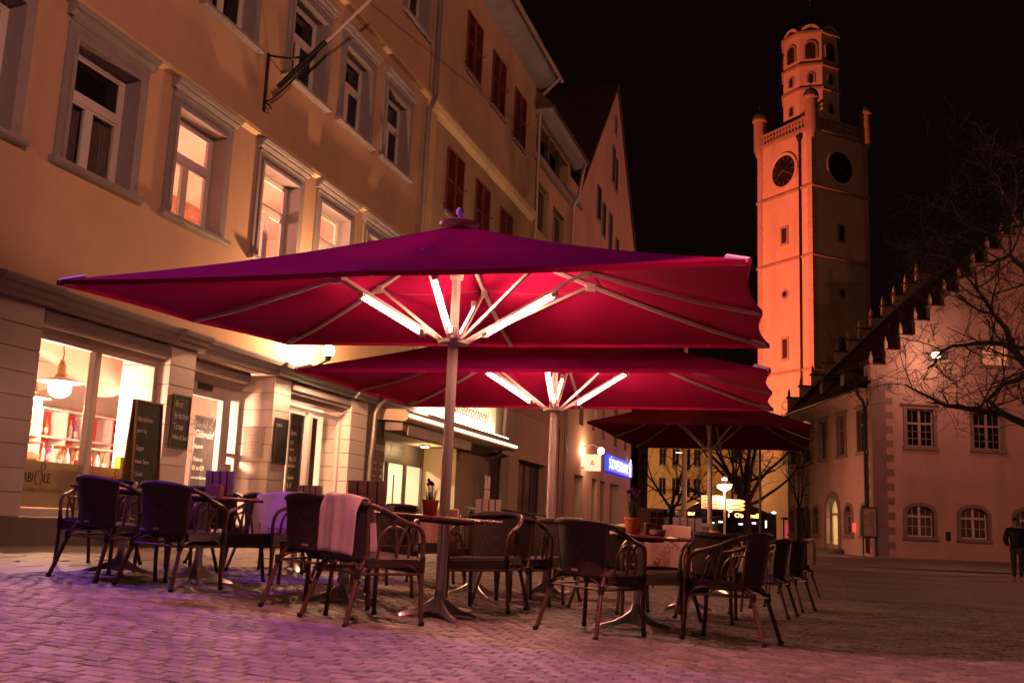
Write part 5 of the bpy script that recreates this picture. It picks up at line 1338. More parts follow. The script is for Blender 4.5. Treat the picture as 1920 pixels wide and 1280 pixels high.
# ------------------------------------------------------------------ bicycles and rail in front of the to-go shop
def bicycle(label, pos, rz):
    t = thing('bicycle', label, 'bicycle', pos, rz, 'bicycles parked before the house fronts')
    tyre = mat('tyre', (.015, .014, .014), .8)
    for x_ in (-.52, .52):
        T = Matrix.Translation((x_, 0, .34)) @ Matrix.Rotation(R(90), 4, 'X')
        n = 28; q = MB(); q.tube([(x_ + .33 * math.cos(2 * math.pi * i / n), 0, .34 + .33 * math.sin(2 * math.pi * i / n)) for i in range(n + 1)], .017, 6, cap=False)
        wh = q.build('wheel', tyre, t)
        q = MB()
        for i in range(10):
            an = math.pi * i / 10
            q.tube([(x_ - .32 * math.cos(an), 0, .34 - .32 * math.sin(an)), (x_ + .32 * math.cos(an), 0, .34 + .32 * math.sin(an))], .003, 3)
        q.build('spokes', aluminium, wh)
    q = MB()
    for a, c in (((-.52, 0, .34), (-.05, 0, .30)), ((-.52, 0, .34), (-.18, 0, .80)), ((-.05, 0, .30), (-.20, 0, .88)), ((-.05, 0, .30), (.36, 0, .76)), ((-.18, 0, .78), (.34, 0, .84)), ((.52, 0, .34), (.33, 0, .98))):
        q.tube([a, c], .017, 6)
    q.build('frame', metal_black, t)
    q = MB(); q.tube([(.20, -.27, 1.02), (.28, -.22, 1.04), (.34, 0, 1.0), (.28, .22, 1.04), (.20, .27, 1.02)], .013, 6); q.build('handlebar', aluminium, t)
    q = MB(); q.ball((-.22, 0, .92), .12, 10, 6, (1.15, .6, .35)); q.build('saddle', metal_black, t)
    q = MB(); q.tube([(-.12, -.14, .24), (-.05, -.07, .30), (-.05, .07, .30), (.02, .14, .36)], .012, 6); q.build('crank', aluminium, t)
    q = MB(); q.box((-.85, -.08, .72), (-.40, .08, .735)); q.build('carrier', metal_black, t)
for i, (s_, off, a) in enumerate(((13.2, 1.0, 0.05), (15.0, 1.15, -.08), (19.5, 1.0, .1))):
    w_ = F2W(s_, off, 0); bicycle(['bicycle leaning nearest the to-go shop doors', 'bicycle parked along the plain wall of the to-go shop', 'bicycle parked before the dark glazed doors'][i], (w_.x, w_.y, gz(w_.x)), FROT + a)
RL = thing('barrier_rail', 'low dark metal rail along the house fronts', 'rail', P0, FROT)
for s_ in (12.4, 15.0, 17.6, 20.2, 22.8):
    w_ = F2W(s_, 1.6, 0); b = MB(); b.tube([(s_, -1.6, gz(w_.x)), (s_, -1.6, gz(w_.x) + .98)], .03, 8); b.build('post', metal_black, RL)
b = MB(); b.tube([(12.4, -1.6, 1.06), (22.8, -1.6, .90)], .028, 8); b.build('top_rail', metal_black, RL)
for i in range(6):
    s_ = 27.0 + i * 1.9; w_ = F2W(s_, 2.2, 0); h_ = gz(w_.x)
    t = thing('bicycle_stand', 'black hoop bicycle stand in the row before the bank', 'bicycle stand', (w_.x, w_.y, h_), FROT, 'hoop stands before the bank')
    b = MB(); b.tube([(-.3, 0, 0), (-.3, 0, .75)] + [(-.3 * math.cos(math.pi * k / 8), 0, .75 + .3 * math.sin(math.pi * k / 8)) for k in range(1, 8)] + [(.3, 0, .75), (.3, 0, 0)], .022, 8); b.build('hoop', metal_black, t)
    b = MB(); b.box((-.36, -.05, 0), (.36, .05, .012)); b.build('foot_plate', metal_black, t)

# ------------------------------------------------------------------ person
def skin_obj(name, nodes, edges, m, parent, sub=2):
    me = bpy.data.meshes.new(name); me.from_pydata([n[:3] for n in nodes], edges, []); me.materials.append(m)
    o = bpy.data.objects.new(name, me); link(o, parent)
    sk = o.modifiers.new('skin', 'SKIN'); sk.use_smooth_shade = True
    lay = me.skin_vertices[0] if len(me.skin_vertices) else None
    if lay is None:
        bm = bmesh.new(); bm.from_mesh(me); bm.verts.layers.skin.verify(); bm.to_mesh(me); bm.free(); lay = me.skin_vertices[0]
    for i, n in enumerate(nodes):
        r = n[3] if isinstance(n[3], tuple) else (n[3], n[3]); lay.data[i].radius = r
        lay.data[i].use_root = (i == 0)
    s = o.modifiers.new('sub', 'SUBSURF'); s.levels = sub; s.render_levels = sub
    return o
PE = thing('person', 'person in dark puffer jacket, jeans and pale shoes walking at the edge', 'person', (14.30, 28.75, gz(14.3)), R(-20))
skin_m = mat('skin', (.42, .20, .15), .55, var=.05, bump=0); jeans = mat('jeans', (.085, .085, .10), .85, var=.2, scale=8); jack = mat('jacket', (.016, .014, .015), .6, var=.3, bump=.4, bscale=12, bdist=.02)
hair = mat('hair', (.02, .014, .012), .7)
# faces local -y. walking: right leg (-x) forward
body_n = [(0, 0, .95, (.15, .11)), (0, 0, 1.2, (.15, .11)), (0, .01, 1.38, (.17, .10)), (0, .0, 1.50, .06), (0, -.015, 1.58, (.066, .075)), (0, -.02, 1.67, (.076, .092)), (0, -.01, 1.73, (.05, .06)),
          (-.10, 0, .90, .09), (-.11, -.06, .52, .062), (-.11, -.02, .12, .04), (-.11, -.12, .04, .035),
          (.10, 0, .90, .09), (.10, .02, .52, .062), (.09, .18, .14, .04), (.09, .12, .05, .035),
          (-.19, .01, 1.41, .06), (-.27, .03, 1.13, .045), (-.21, -.10, .93, .036), (-.18, -.14, .88, .03),
          (.19, .01, 1.41, .06), (.27, .03, 1.13, .045), (.21, -.10, .93, .036), (.18, -.14, .88, .03)]
be = [(0, 1), (1, 2), (2, 3), (3, 4), (4, 5), (5, 6), (0, 7), (7, 8), (8, 9), (9, 10), (0, 11), (11, 12), (12, 13), (13, 14), (2, 15), (15, 16), (16, 17), (17, 18), (2, 19), (19, 20), (20, 21), (21, 22)]
skin_obj('body', body_n, be, skin_m, PE)
f = MB(); f.add([(-.012, -.10, 1.655), (.012, -.10, 1.655), (0, -.135, 1.62), (0, -.10, 1.612)], [(0, 1, 2), (0, 2, 3), (1, 3, 2)]); f.build('nose', skin_m, PE)
for s_ in (-1, 1):
    f = MB(); f.ball((s_ * .032, -.098, 1.662), .010, 8, 6); f.build('eye', mat('eye', (.05, .04, .04), .3, bump=0), PE)
    f = MB(); f.ball((s_ * .084, .0, 1.64), .025, 8, 6, (.5, .8, 1.3)); f.build('ear', skin_m, PE)
f = MB(); f.box((-.025, -.106, 1.592), (.025, -.095, 1.60)); f.build('mouth', mat('lips', (.28, .09, .07), .5, bump=0), PE)
f = MB(); f.ball((0, 0, 1.70), .098, 16, 10, (.95, 1.1, .75)); f.build('hair', hair, PE, smooth=True)
jn = [(0, 0, .86, (.20, .15)), (0, 0, 1.05, (.20, .15)), (0, .0, 1.25, (.20, .15)), (0, .01, 1.40, (.20, .13)), (0, .0, 1.50, (.10, .09)),
      (-.21, .01, 1.40, .09), (-.30, .04, 1.13, .075), (-.225, -.08, .95, .06), (.21, .01, 1.40, .09), (.30, .04, 1.13, .075), (.225, -.08, .95, .06)]
skin_obj('jacket', jn, [(0, 1), (1, 2), (2, 3), (3, 4), (3, 5), (5, 6), (6, 7), (3, 8), (8, 9), (9, 10)], jack, PE)
tn = [(0, 0, .93, (.17, .13)), (-.10, 0, .86, .105), (-.11, -.06, .52, .078), (-.11, -.02, .12, .058), (.10, 0, .86, .105), (.10, .02, .52, .078), (.09, .17, .15, .058)]
skin_obj('trousers', tn, [(0, 1), (1, 2), (2, 3), (0, 4), (4, 5), (5, 6)], jeans, PE)
shoe_m = mat('shoe', (.6, .45, .40), .6, bump=0)
for x_, y_, z_, tl_ in ((-.11, -.09, .045, 0), (.09, .14, .07, .35)):
    f = MB(); f.ball((0, 0, 0), .075, 12, 8, (.62, 1.85, .62)); f.box((-.045, -.13, -.045), (.045, .13, -.02)); f.build('shoe', shoe_m, PE, (x_, y_, z_), (tl_, 0, 0), smooth=True)
# ------------------------------------------------------------------ parasols
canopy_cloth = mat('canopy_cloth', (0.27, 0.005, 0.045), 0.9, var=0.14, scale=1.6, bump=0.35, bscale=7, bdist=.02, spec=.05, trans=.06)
rib_paint = mat('rib_paint', (0.50, 0.40, 0.36), 0.4, metal=.35, var=.08, bump=0)
pole_paint = mat('pole_paint', (0.62, 0.52, 0.47), 0.4, metal=.25, var=.08, bump=.03)
tube_hot = emit('heater_tube', (1, .46, .33), 460)
canopy_shaded = mat('canopy_shaded', (0.13, 0.006, 0.022), 0.9, var=0.14, scale=1.6, bump=0.35, bscale=7, bdist=.02, spec=.05, trans=.06)  # crimson cloth again, with the third parasol's shade put into its colour
def parasol(label, x, y, a, b_, yaw, ze, zt, hz_, heaters, tilt=0.0, adj={}, cloth_m=None):
    cloth_m = cloth_m or canopy_cloth
    g0 = gz(x); ze -= g0; zt -= g0; hz_ -= g0
    t = thing('parasol', label, 'parasol', (x, y, g0), yaw, 'big crimson parasols over the terrace')
    q = MB(); q.lathe([(.26, .0), (.26, .02), (.09, .035), (.075, .10)], 20); q.build('ground_socket', pole_paint, t, smooth=True)
    q = MB(); n = 28     # fluted lower pole
    prof = []
    for k in range(n):
        rr = .043 if k % 2 else .0395; an = 2 * math.pi * k / n; prof.append((rr * math.cos(an), rr * math.sin(an)))
    q.add([(px_, py_, .03) for px_, py_ in prof] + [(px_, py_, hz_ - .02) for px_, py_ in prof], [(k, (k + 1) % n, n + (k + 1) % n, n + k) for k in range(n)])
    q.build('pole', pole_paint, t)
    q = MB(); q.lathe([(.036, hz_), (.036, zt - .45), (.03, zt - .45), (.03, zt - .1)], 16); q.build('inner_mast', mat('mast_cream', (.6, .5, .42), .4, bump=0), t, smooth=True)
    q = MB(); q.lathe([(.056, zt - .50), (.056, zt - .42), (.036, zt - .42)], 16); q.build('stop_ring', mat('mast_cream', (.6, .5, .42), .4, bump=0), t, smooth=True)
    q = MB(); q.lathe([(.044, hz_ - .03), (.125, hz_ - .015), (.13, hz_ + .015), (.06, hz_ + .03), (.05, hz_ + .10), (.037, hz_ + .12)], 20); q.build('hub', rib_paint, t, smooth=True)
    q = MB(); q.lathe([(.16, zt - .035), (.17, zt - .02), (.10, zt + .005), (.02, zt + .012), (.014, zt + .05), (.034, zt + .07), (.036, zt + .095), (.02, zt + .12), (0, zt + .125)], 20); q.build('finial', mat('finial_cream', (.75, .6, .55), .35, bump=0), t, smooth=True)
    P = [Vector((sx * a, sy * b_, ze)) for sx, sy in ((1, -1), (1, 0), (1, 1), (0, 1), (-1, 1), (-1, 0), (-1, -1), (0, -1))]
    for i in (1, 3, 5, 7): P[i].z += .0
    for k_, dz_ in adj.items(): P[k_].z += dz_
    for p_ in P: p_.z += tilt * (p_.y / b_ + 1) / 2
    top = Vector((0, 0, zt - .03))
    # canopy: eight gores, edges drawn in between the rib tips, cloth sagging a little between ribs
    q = MB(); nn = 10
    for i in range(8):
        p, r_ = P[i], P[(i + 1) % 8]; vs = []; ix = {}
        for u in range(nn + 1):
            for v in range(u + 1):
                fu = u / nn; fv = v / u if u else 0
                bow = 4 * fv * (1 - fv)
                e_ = p.lerp(r_, fv); fu2 = fu * (1 - .024 * bow * fu)
                s_ = top.lerp(e_, fu2)
                s_.z -= .05 * bow * math.sin(math.pi * fu * .85) + .05 * math.sin(math.pi * fu)
                ix[(u, v)] = len(vs); vs.append(s_)
        fs = []
        for u in range(nn):
            for v in range(u + 1):
                fs.append((ix[(u, v)], ix[(u + 1, v)], ix[(u + 1, v + 1)]))
                if v < u: fs.append((ix[(u, v)], ix[(u + 1, v + 1)], ix[(u, v + 1)]))
        q.add(vs, fs)
    me = q.mesh('canopy', cloth_m)
    bm = bmesh.new(); bm.from_mesh(me); bmesh.ops.remove_doubles(bm, verts=bm.verts, dist=.001)
    bmesh.ops.recalc_face_normals(bm, faces=bm.faces); bm.to_mesh(me); bm.free()
    me.polygons.foreach_set('use_smooth', [True] * len(me.polygons))
    try: me.set_sharp_from_angle(angle=R(14))
    except Exception: pass
    cn = inst('canopy', me, t)
    # seams: one round the cloth half way up and one down each rib
    q = MB()
    for fu in (.46,):
        pts = []
        for i in range(8):
            p, r_ = P[i], P[(i + 1) % 8]
            for k in range(6):
                fv = k / 6; bow = 4 * fv * (1 - fv); s_ = top.lerp(p.lerp(r_, fv), fu * (1 - .024 * bow * fu))
                s_.z -= .05 * bow * math.sin(math.pi * fu * .85) + .05 * math.sin(math.pi * fu) + .003; pts.append(s_)
        q.tube(pts + [pts[0]], .0045, 4, cap=False)
    q.build('seam', mat('seam_thread', (.20, .03, .05), .8, bump=0), cn)
    # hem: a doubled strip of cloth along the edge
    q = MB()
    ring = []
    for i in range(8):
        p, r_ = P[i], P[(i + 1) % 8]
        for k in range(nn):
            fv = k / nn; bow = 4 * fv * (1 - fv); s_ = top.lerp(p.lerp(r_, fv), 1 - .024 * bow); s_.z -= .05 * bow * math.sin(math.pi * .85) ; ring.append(s_)
    m_ = len(ring)
    q.add([v_ + Vector((0, 0, .002)) for v_ in ring] + [v_ * 1.0 - Vector((0, 0, .035)) for v_ in ring], [(k, (k + 1) % m_, m_ + (k + 1) % m_, m_ + k) for k in range(m_)])
    q.build('hem', cloth_m, cn)
    for i in range(8):
        d = P[i] - top; under = Vector((0, 0, -.045))
        tip = top + d * .985
        def on(f): 
            s_ = top + d * f; s_.z -= .05 * math.sin(math.pi * f); return s_ + under
        q = MB(); q.tube([top + Vector((0, 0, -.08)), on(.2), on(.4), on(.6), on(.8), tip + under * .7], .019, 4); rb = q.build('rib', rib_paint, t)
        tv = d.normalized()
        if i % 2 == 0:
            q = MB(); q.tube([tip - tv * .15 + Vector((0, 0, -.012)), tip + tv * .03 + Vector((0, 0, -.012))], [.026, .022], 6); q.build('tip_pocket', mat('pocket_white', (.72, .6, .56), .7), rb)
        else:
            q = MB(); q.tube([tip - tv * .05 + Vector((0, 0, -.03)), tip + tv * .02 + Vector((0, 0, -.028))], [.016, .014], 6); q.build('tip_cap', rib_paint, rb)
        f = .44 if i % 2 else .40
        j = on(f); h0 = Vector((d.x, d.y, 0)).normalized() * .10 + Vector((0, 0, hz_ + .005))
        q = MB(); q.tube([h0, j], .0165, 4); st = q.build('strut', rib_paint, t)
        q = MB(); q.bbox((-.05, -.016, -.045), (.05, .016, .03), .006); q.build('joint', rib_paint, st, j, (0, 0, math.atan2(d.y, d.x)))
        if heaters and i in (1, 3, 5, 7):
            ln = (j - h0); side = Vector((-d.y, d.x, 0)).normalized()
            o_ = Vector((0, 0, -.035)) + side * .045
            p0_, p1_ = h0 + ln * (.16 if i in (1, 5) else .14) + o_, h0 + ln * (.74 if i in (1, 5) else .78) + o_
            ht = MB(); ht.tube([p0_ + Vector((0, 0, .026)), p1_ + Vector((0, 0, .026))], .007, 6); hs = ht.build('heater_housing', aluminium, t)
            ht = MB(); ht.tube([p0_, p1_], .009 if i == 7 else .0125, 8); ht.build('heater_tube', tube_hot, hs)
            # reflector tray under the tube: throws the light up into the cloth and out to the sides
            ax = (p1_ - p0_).normalized(); up_ = side.cross(ax); up_ = up_ if up_.z > 0 else -up_
            ht = MB(); c0, c1 = p0_ - up_ * .021, p1_ - up_ * .021; wv = side * .023
            ht.add([c0 - wv + up_ * .008, c0 - up_ * .004, c0 + wv + up_ * .008, c1 - wv + up_ * .008, c1 - up_ * .004, c1 + wv + up_ * .008,
                    c0 - wv + up_ * .005, c0 - up_ * .007, c0 + wv + up_ * .005, c1 - wv + up_ * .005, c1 - up_ * .007, c1 + wv + up_ * .005],
                   [(0, 1, 4, 3), (1, 2, 5, 4), (6, 9, 10, 7), (7, 10, 11, 8), (0, 3, 9, 6), (2, 8, 11, 5)])
            if i not in (7, 1): ht.build('reflector_tray', aluminium, hs)
            for pt in (p0_, p1_):
                ht = MB(); ht.bbox((-.025, -.02, -.015), (.025, .02, .05), .004); ht.build('end_bracket', aluminium, hs, pt, (0, 0, math.atan2(d.y, d.x)))
    return t
YAW = -.282
parasol('nearest crimson parasol with glowing heater tubes over the front tables', -.484, 8.27, 2.486, 1.746, YAW, 2.345, 3.215, 2.18, True, .11, {4: .075, 3: .03, 5: .02})
parasol('second crimson parasol with glowing heater tubes behind the nearest one', .525, 11.87, 2.486, 1.746, -.262, 2.275, 3.20, 2.06, True, .04)
parasol('unlit crimson parasol, shade painted into its cloth, standing farthest down the square', 3.64, 18.29, 1.746, 2.486, -.284, 2.41, 3.34, 2.20, False, .02, {}, canopy_shaded)

# ------------------------------------------------------------------ chairs
cane = weave('cane_weave', (0.014, 0.008, 0.006), (0.085, 0.045, 0.030), 430, 480)
cane_fine = weave('cane_fine', (0.018, 0.010, 0.008), (0.075, 0.040, 0.028), 620, 620)
bamboo = mat('bamboo_tube', (0.105, 0.050, 0.028), 0.32, var=0.35, scale=14, bump=0.06, spec=.5)
wrap_m = mat('cane_wrap', (0.03, 0.02, 0.018), 0.5, var=.2, bump=.5, bscale=180)
def bez(p0, p1, p2, p3, n=8):
    out = []
    for i in range(n + 1):
        t = i / n; out.append(Vector(p0) * (1 - t) ** 3 + Vector(p1) * 3 * t * (1 - t) ** 2 + Vector(p2) * 3 * t * t * (1 - t) + Vector(p3) * t ** 3)
    return out
def back_xy(u):     # u from -1 to 1 across the back: plan curve of the backrest
    return (.225 * u, -.30 + .085 * abs(u) ** 2.2)
def make_chair():
    t = bpy.data.objects.new('cane_chair', None)
    t.empty_display_size = .2; COL.objects.link(t)
    # backrest panel, leaning and wrapped round
    q = MB(); nu, nz = 16, 8; front = []
    for th in (0, 1):
        for k in range(nz + 1):
            f = k / nz; z_ = .425 + f * .36
            for i in range(nu + 1):
                u = -1 + 2 * i / nu; x_, y_ = back_xy(u)
                x_ *= .84 + .16 * f; y_ += .055 * (1 - f); y_ -= .016 * th
                front.append((x_, y_, z_))
    W_ = nu + 1; off = W_ * (nz + 1); fs = []
    for k in range(nz):
        for i in range(nu):
            a = k * W_ + i; fs.append((a, a + 1, a + W_ + 1, a + W_)); fs.append((off + a, off + a + W_, off + a + W_ + 1, off + a + 1))
    for i in range(nu): fs.append((i, off + i, off + i + 1, i + 1))
    for k in range(nz):
        fs.append((k * W_, (k + 1) * W_, off + (k + 1) * W_, off + k * W_)); e_ = nu; fs.append((k * W_ + e_, off + k * W_ + e_, off + (k + 1) * W_ + e_, (k + 1) * W_ + e_))
    q.add(front, fs); q.build('backrest', cane, t, smooth=True)
    # woven top roll
    q = MB(); pts = []
    for i in range(21):
        u = -1.04 + 2.08 * i / 20; x_, y_ = back_xy(max(-1.1, min(1.1, u))); pts.append((x_, y_ - .008, .790 - .018 * abs(u) ** 3))
    q.tube(pts, [.020 + .010 * (1 - abs(-1 + 2 * i / 20)) for i in range(21)], 10); q.build('top_roll', cane_fine, t, smooth=True)
    # seat
    q = MB(); q.bbox((-.235, -.20, .405), (.235, .235, .445), .015); st = q.build('seat', cane, t)
    q = MB(); q.bbox((-.232, .215, .335), (.232, .240, .425), .008); q.build('apron', cane, t)
    for s_ in (-1, 1):
        # side rails of woven cane
        q = MB(); q.bbox((s_ * .232, -.2, .375), (s_ * .247, .22, .435), .005); q.build('side_rail', cane_fine, t)
        # back leg with the post above it
        q = MB(); q.tube([(s_ * .262, -.345, .0), (s_ * .215, -.235, .36), (s_ * .196, -.178, .43), (s_ * .20, -.178, .52), (s_ * .222, -.222, .775)], [.017, .0165, .016, .015, .014], 10); q.build('leg', bamboo, t, smooth=True)
        q = MB(); q.lathe([(.0225, -.03), (.0235, 0), (.0225, .03)], 10, Matrix.Translation((s_ * .222, -.252, .335))); q.build('leg_wrap', wrap_m, t)
        # front leg running up into the arm
        arm = [Vector((s_ * .268, .262, 0)), Vector((s_ * .258, .245, .2)), Vector((s_ * .252, .238, .45))]
        q = MB(); q.tube(arm, .0165, 10); q.build('leg', bamboo, t, smooth=True)
        q = MB(); q.lathe([(.0205, -.05), (.0215, 0), (.0205, .05)], 10, Matrix.Translation((s_ * .2535, .240, .40))); q.build('leg_wrap', wrap_m, t)
        q = MB(); q.tube(bez((s_ * .252, .238, .45), (s_ * .255, .245, .62), (s_ * .280, .20, .645), (s_ * .285, .08, .665), 8)[0:] + bez((s_ * .285, .08, .665), (s_ * .29, -.03, .69), (s_ * .28, -.12, .745), (s_ * .235, -.215, .772), 8)[1:], .0165, 10); q.build('armrest', bamboo, t, smooth=True)
        q = MB(); pts = bez((s_ * .285, .08, .665), (s_ * .29, -.03, .69), (s_ * .28, -.12, .745), (s_ * .235, -.215, .772), 8)
        q.tube(pts[3:7], .020, 10); q.build('arm_wrap', wrap_m, t, smooth=True)
        # inner arch under the arm and the two stays
        q = MB(); q.tube(bez((s_ * .250, .12, .44), (s_ * .258, .13, .60), (s_ * .27, .06, .63), (s_ * .268, -.01, .64), 6) + bez((s_ * .268, -.01, .64), (s_ * .266, -.10, .65), (s_ * .245, -.13, .58), (s_ * .235, -.12, .44), 6)[1:], .010, 8); q.build('arm_arch', bamboo, t, smooth=True)
        q = MB(); q.tube(bez((s_ * .248, .02, .44), (s_ * .26, .02, .55), (s_ * .275, .05, .60), (s_ * .286, .07, .66), 6), .011, 8); q.tube(bez((s_ * .248, .02, .44), (s_ * .258, .02, .55), (s_ * .272, -.03, .62), (s_ * .286, -.04, .69), 6), .011, 8); q.build('arm_stay', bamboo, t, smooth=True)
        # curved braces under the seat
        q = MB()
        q.tube(bez((s_ * .254, .235, .30), (s_ * .252, .215, .365), (s_ * .250, .17, .385), (s_ * .247, .10, .392), 5), .008, 6)
        q.tube(bez((s_ * .225, -.262, .31), (s_ * .232, -.22, .37), (s_ * .24, -.16, .385), (s_ * .244, -.10, .392), 5), .008, 6)
        q.tube(bez((s_ * .222, -.262, .31), (s_ * .20, -.235, .37), (s_ * .15, -.215, .39), (s_ * .09, -.205, .398), 5), .008, 6); q.build('corner_brace', bamboo, t, smooth=True)
        q = MB(); q.tube([(s_ * .256, .243, .335), (s_ * .228, -.258, .335)], .0085, 6); q.build('stretcher', bamboo, t)
        for c in ((s_ * .268, .262, 0), (s_ * .262, -.345, 0)):
            q = MB(); q.lathe([(.019, 0), (.019, .03)], 8, Matrix.Translation(c)); q.build('foot_cap', metal_black, t)
    for y_, h_ in ((.243, .256), (-.258, .228)):
        q = MB(); q.tube([(-h_, y_, .335), (h_, y_, .335)], .0085, 6); q.build('stretcher', bamboo, t)
    q = MB(); q.box((-.026, -.283, .447), (.026, -.279, .461)); q.build('maker_tag', mat('tag', (.42, .30, .28), .7, bump=0), t)
    return t
proto = make_chair()
CH = {}
chair_spots = [
    ('A', -3.20, 8.45, 27, 'cane chair with its back to us before the lettered shop window'),
    ('B', -2.59, 8.20, 20, 'cane chair with its back to us before the chalkboard sign'),
    ('A2', -3.78, 9.70, 186, 'cane chair facing us across the table before the lettered window'),
    ('B2', -3.02, 9.62, 188, 'blue lit cane chair facing us before the cafe entrance'),
    ('K', -2.12, 9.28, 204, 'cane chair carrying the lettered lilac towel'),
    ('N', -2.47, 10.9, 20, 'cane chair half hidden behind the chair with the lilac towel'),
    ('M1', -1.33, 7.62, 20, 'cane chair with its back to us beside the towel draped one'),
    ('M2', -.90, 7.00, 47, 'nearest cane chair with a thick pink towel over its back'),
    ('C', .675, 7.62, 40, 'cane chair with a small tag showing its back beneath the parasol pole'),
    ('D', 1.70, 7.87, -62, 'nearest cane chair turned sideways at the open side of the terrace'),
    ('G', -.12, 8.62, 197, 'cane chair facing us behind the parasol pole'),
    ('E', 1.38, 9.02, 205, 'cane chair carrying the salmon towel behind the crocus pot'),
    ('I', .42, 10.15, 200, 'cane chair facing us in the second row under the parasol'),
    ('H', -1.02, 9.30, 184, 'cane chair facing us beyond the yellow crocus pot'),
    ('P', -.75, 11.75, 190, 'cane chair draped with a peach blanket in the second row'),
    ('Q', -1.75, 11.2, 70, 'cane chair turned sideways in the second row by the house'),
    ('S', 1.25, 11.35, 200, 'cane chair with a pale blanket in the second row'),
    ('J1', 2.75, 11.1, -64, 'first of the sideways cane chairs down the open side'),
    ('J2', 3.25, 12.2, -58, 'second of the sideways cane chairs down the open side'),
    ('J3', 4.25, 15.3, -60, 'farthest cane chair at the open side with a pale towel'),
    ('V', 2.35, 15.9, 150, 'cane chair in the third row under the unlit parasol'),
    ('X1', .10, 9.55, 22, 'cane chair with its back to us between the two lit parasol poles'),
    ('X2', 1.05, 10.05, 35, 'cane chair with its back to us behind the salmon towel'),
    ('X3', 1.95, 9.95, 15, 'cane chair with its back to us at the open side of the second row'),
    ('X4', -1.72, 9.75, 196, 'cane chair facing us between the lilac towel and the pink towel'),
    ('X5', -1.30, 10.65, 200, 'cane chair facing us in the second row behind the yellow pot'),
    ('X6', -3.05, 11.45, 25, 'cane chair close to the chalkboard in the second row'),
    ('X8', -.25, 11.15, 195, 'cane chair facing us just left of the second parasol pole'),
    ('W', -2.1, 13.4, 20, 'cane chair farthest back beside the house front'),
]
first = True
for key, x, y, th, lab in chair_spots:
    c = proto if first else copy_tree(proto)
    first = False
    c.location = (x, y, gz(x) + .003); c.rotation_euler = (0, math.atan(.047 if x < 2.5 else .0125), -R(th))
    tag(c, lab, 'chair', 'cane chairs on the terrace'); CH[key] = c

# ------------------------------------------------------------------ tables
top_red = mat('table_top', (0.15, 0.022, 0.028), 0.28, var=.15, scale=5, bump=.03, spec=.5)
def make_table():
    t = bpy.data.objects.new('bistro_table', None); COL.objects.link(t)
    q = MB(); q.bbox((-.35, -.35, .705), (.35, .35, .732), .008); q.build('table_top', top_red, t)
    q = MB(); q.bbox((-.16, -.16, .68), (.16, .16, .7045), .02); q.build('mount', metal_black, t)
    q = MB(); q.lathe([(.032, .13), (.032, .69)], 16); q.build('leg', aluminium, t, smooth=True)
    q = MB(); q.lathe([(.06, .035), (.056, .07), (.04, .16), (.034, .19)], 16); q.build('collar', aluminium, t, smooth=True)
    for k in range(4):
        an = R(45 + 90 * k); d = Vector((math.cos(an), math.sin(an), 0)); s_ = Vector((-d.y, d.x, 0))
        q = MB(); pr = [(.03, .03, .05, .15), (.10, .026, .04, .10), (.19, .022, .02, .055), (.29, .028, .008, .03), (.31, .024, .004, .018)]
        vs = []
        for r_, w_, z0_, z1_ in pr: vs += [d * r_ - s_ * w_ + Vector((0, 0, z0_)), d * r_ + s_ * w_ + Vector((0, 0, z0_)), d * r_ + s_ * w_ * .5 + Vector((0, 0, z1_)), d * r_ - s_ * w_ * .5 + Vector((0, 0, z1_))]
        fs = [(0, 1, 2, 3), tuple(4 * (len(pr) - 1) + i for i in (3, 2, 1, 0))]
        for i in range(len(pr) - 1):
            for j in range(4): fs.append((4 * i + j, 4 * i + 4 + j, 4 * i + 4 + (j + 1) % 4, 4 * i + (j + 1) % 4))
        q.add(vs, fs); q.build('foot', aluminium, t, smooth=True)
    return t
tproto = make_table(); TB = {}
tables = [('T1', -3.32, 9.02, 18, 'bistro table before the lettered shop window'), ('T2', -2.60, 8.86, 20, 'bistro table with a wooden menu block before the entrance'),
          ('TM', -1.25, 8.26, 20, 'bistro table beyond the chair with the thick pink towel'), ('TF', -.47, 7.76, 18, 'bistro table at the foot of the nearest parasol pole'),
          ('TC', 1.06, 8.27, 24, 'bistro table with the big yellow crocus pot'), ('T5', -2.35, 11.65, 17, 'bistro table in the second row by the house'),
          ('T8', -.28, 10.2, 17, 'bistro table behind the first parasol pole'), ('T6', .45, 11.15, 17, 'bistro table under the second parasol'),
          ('T7', 1.95, 10.9, 17, 'bistro table on the open side of the second row'), ('T9', 3.05, 14.9, 17, 'bistro table farthest down the terrace'), ('T10', -1.55, 12.5, 17, 'bistro table farthest back by the house')]
first = True
for key, x, y, th, lab in tables:
    c = tproto if first else copy_tree(tproto); first = False
    c.location = (x, y, gz(x) + .003); c.rotation_euler = (0, math.atan(.047 if x < 2.5 else .0125), -R(th)); tag(c, lab, 'table', 'bistro tables on the terrace'); TB[key] = c
def ttop(key, dx=0, dy=0):
    for k, x, y, th, lab in tables:
        if k == key:
            a = -R(th); X = x + dx * math.cos(a) - dy * math.sin(a); Y = y + dx * math.sin(a) + dy * math.cos(a)
            return (X, Y, gz(X) + .0355 + .70)

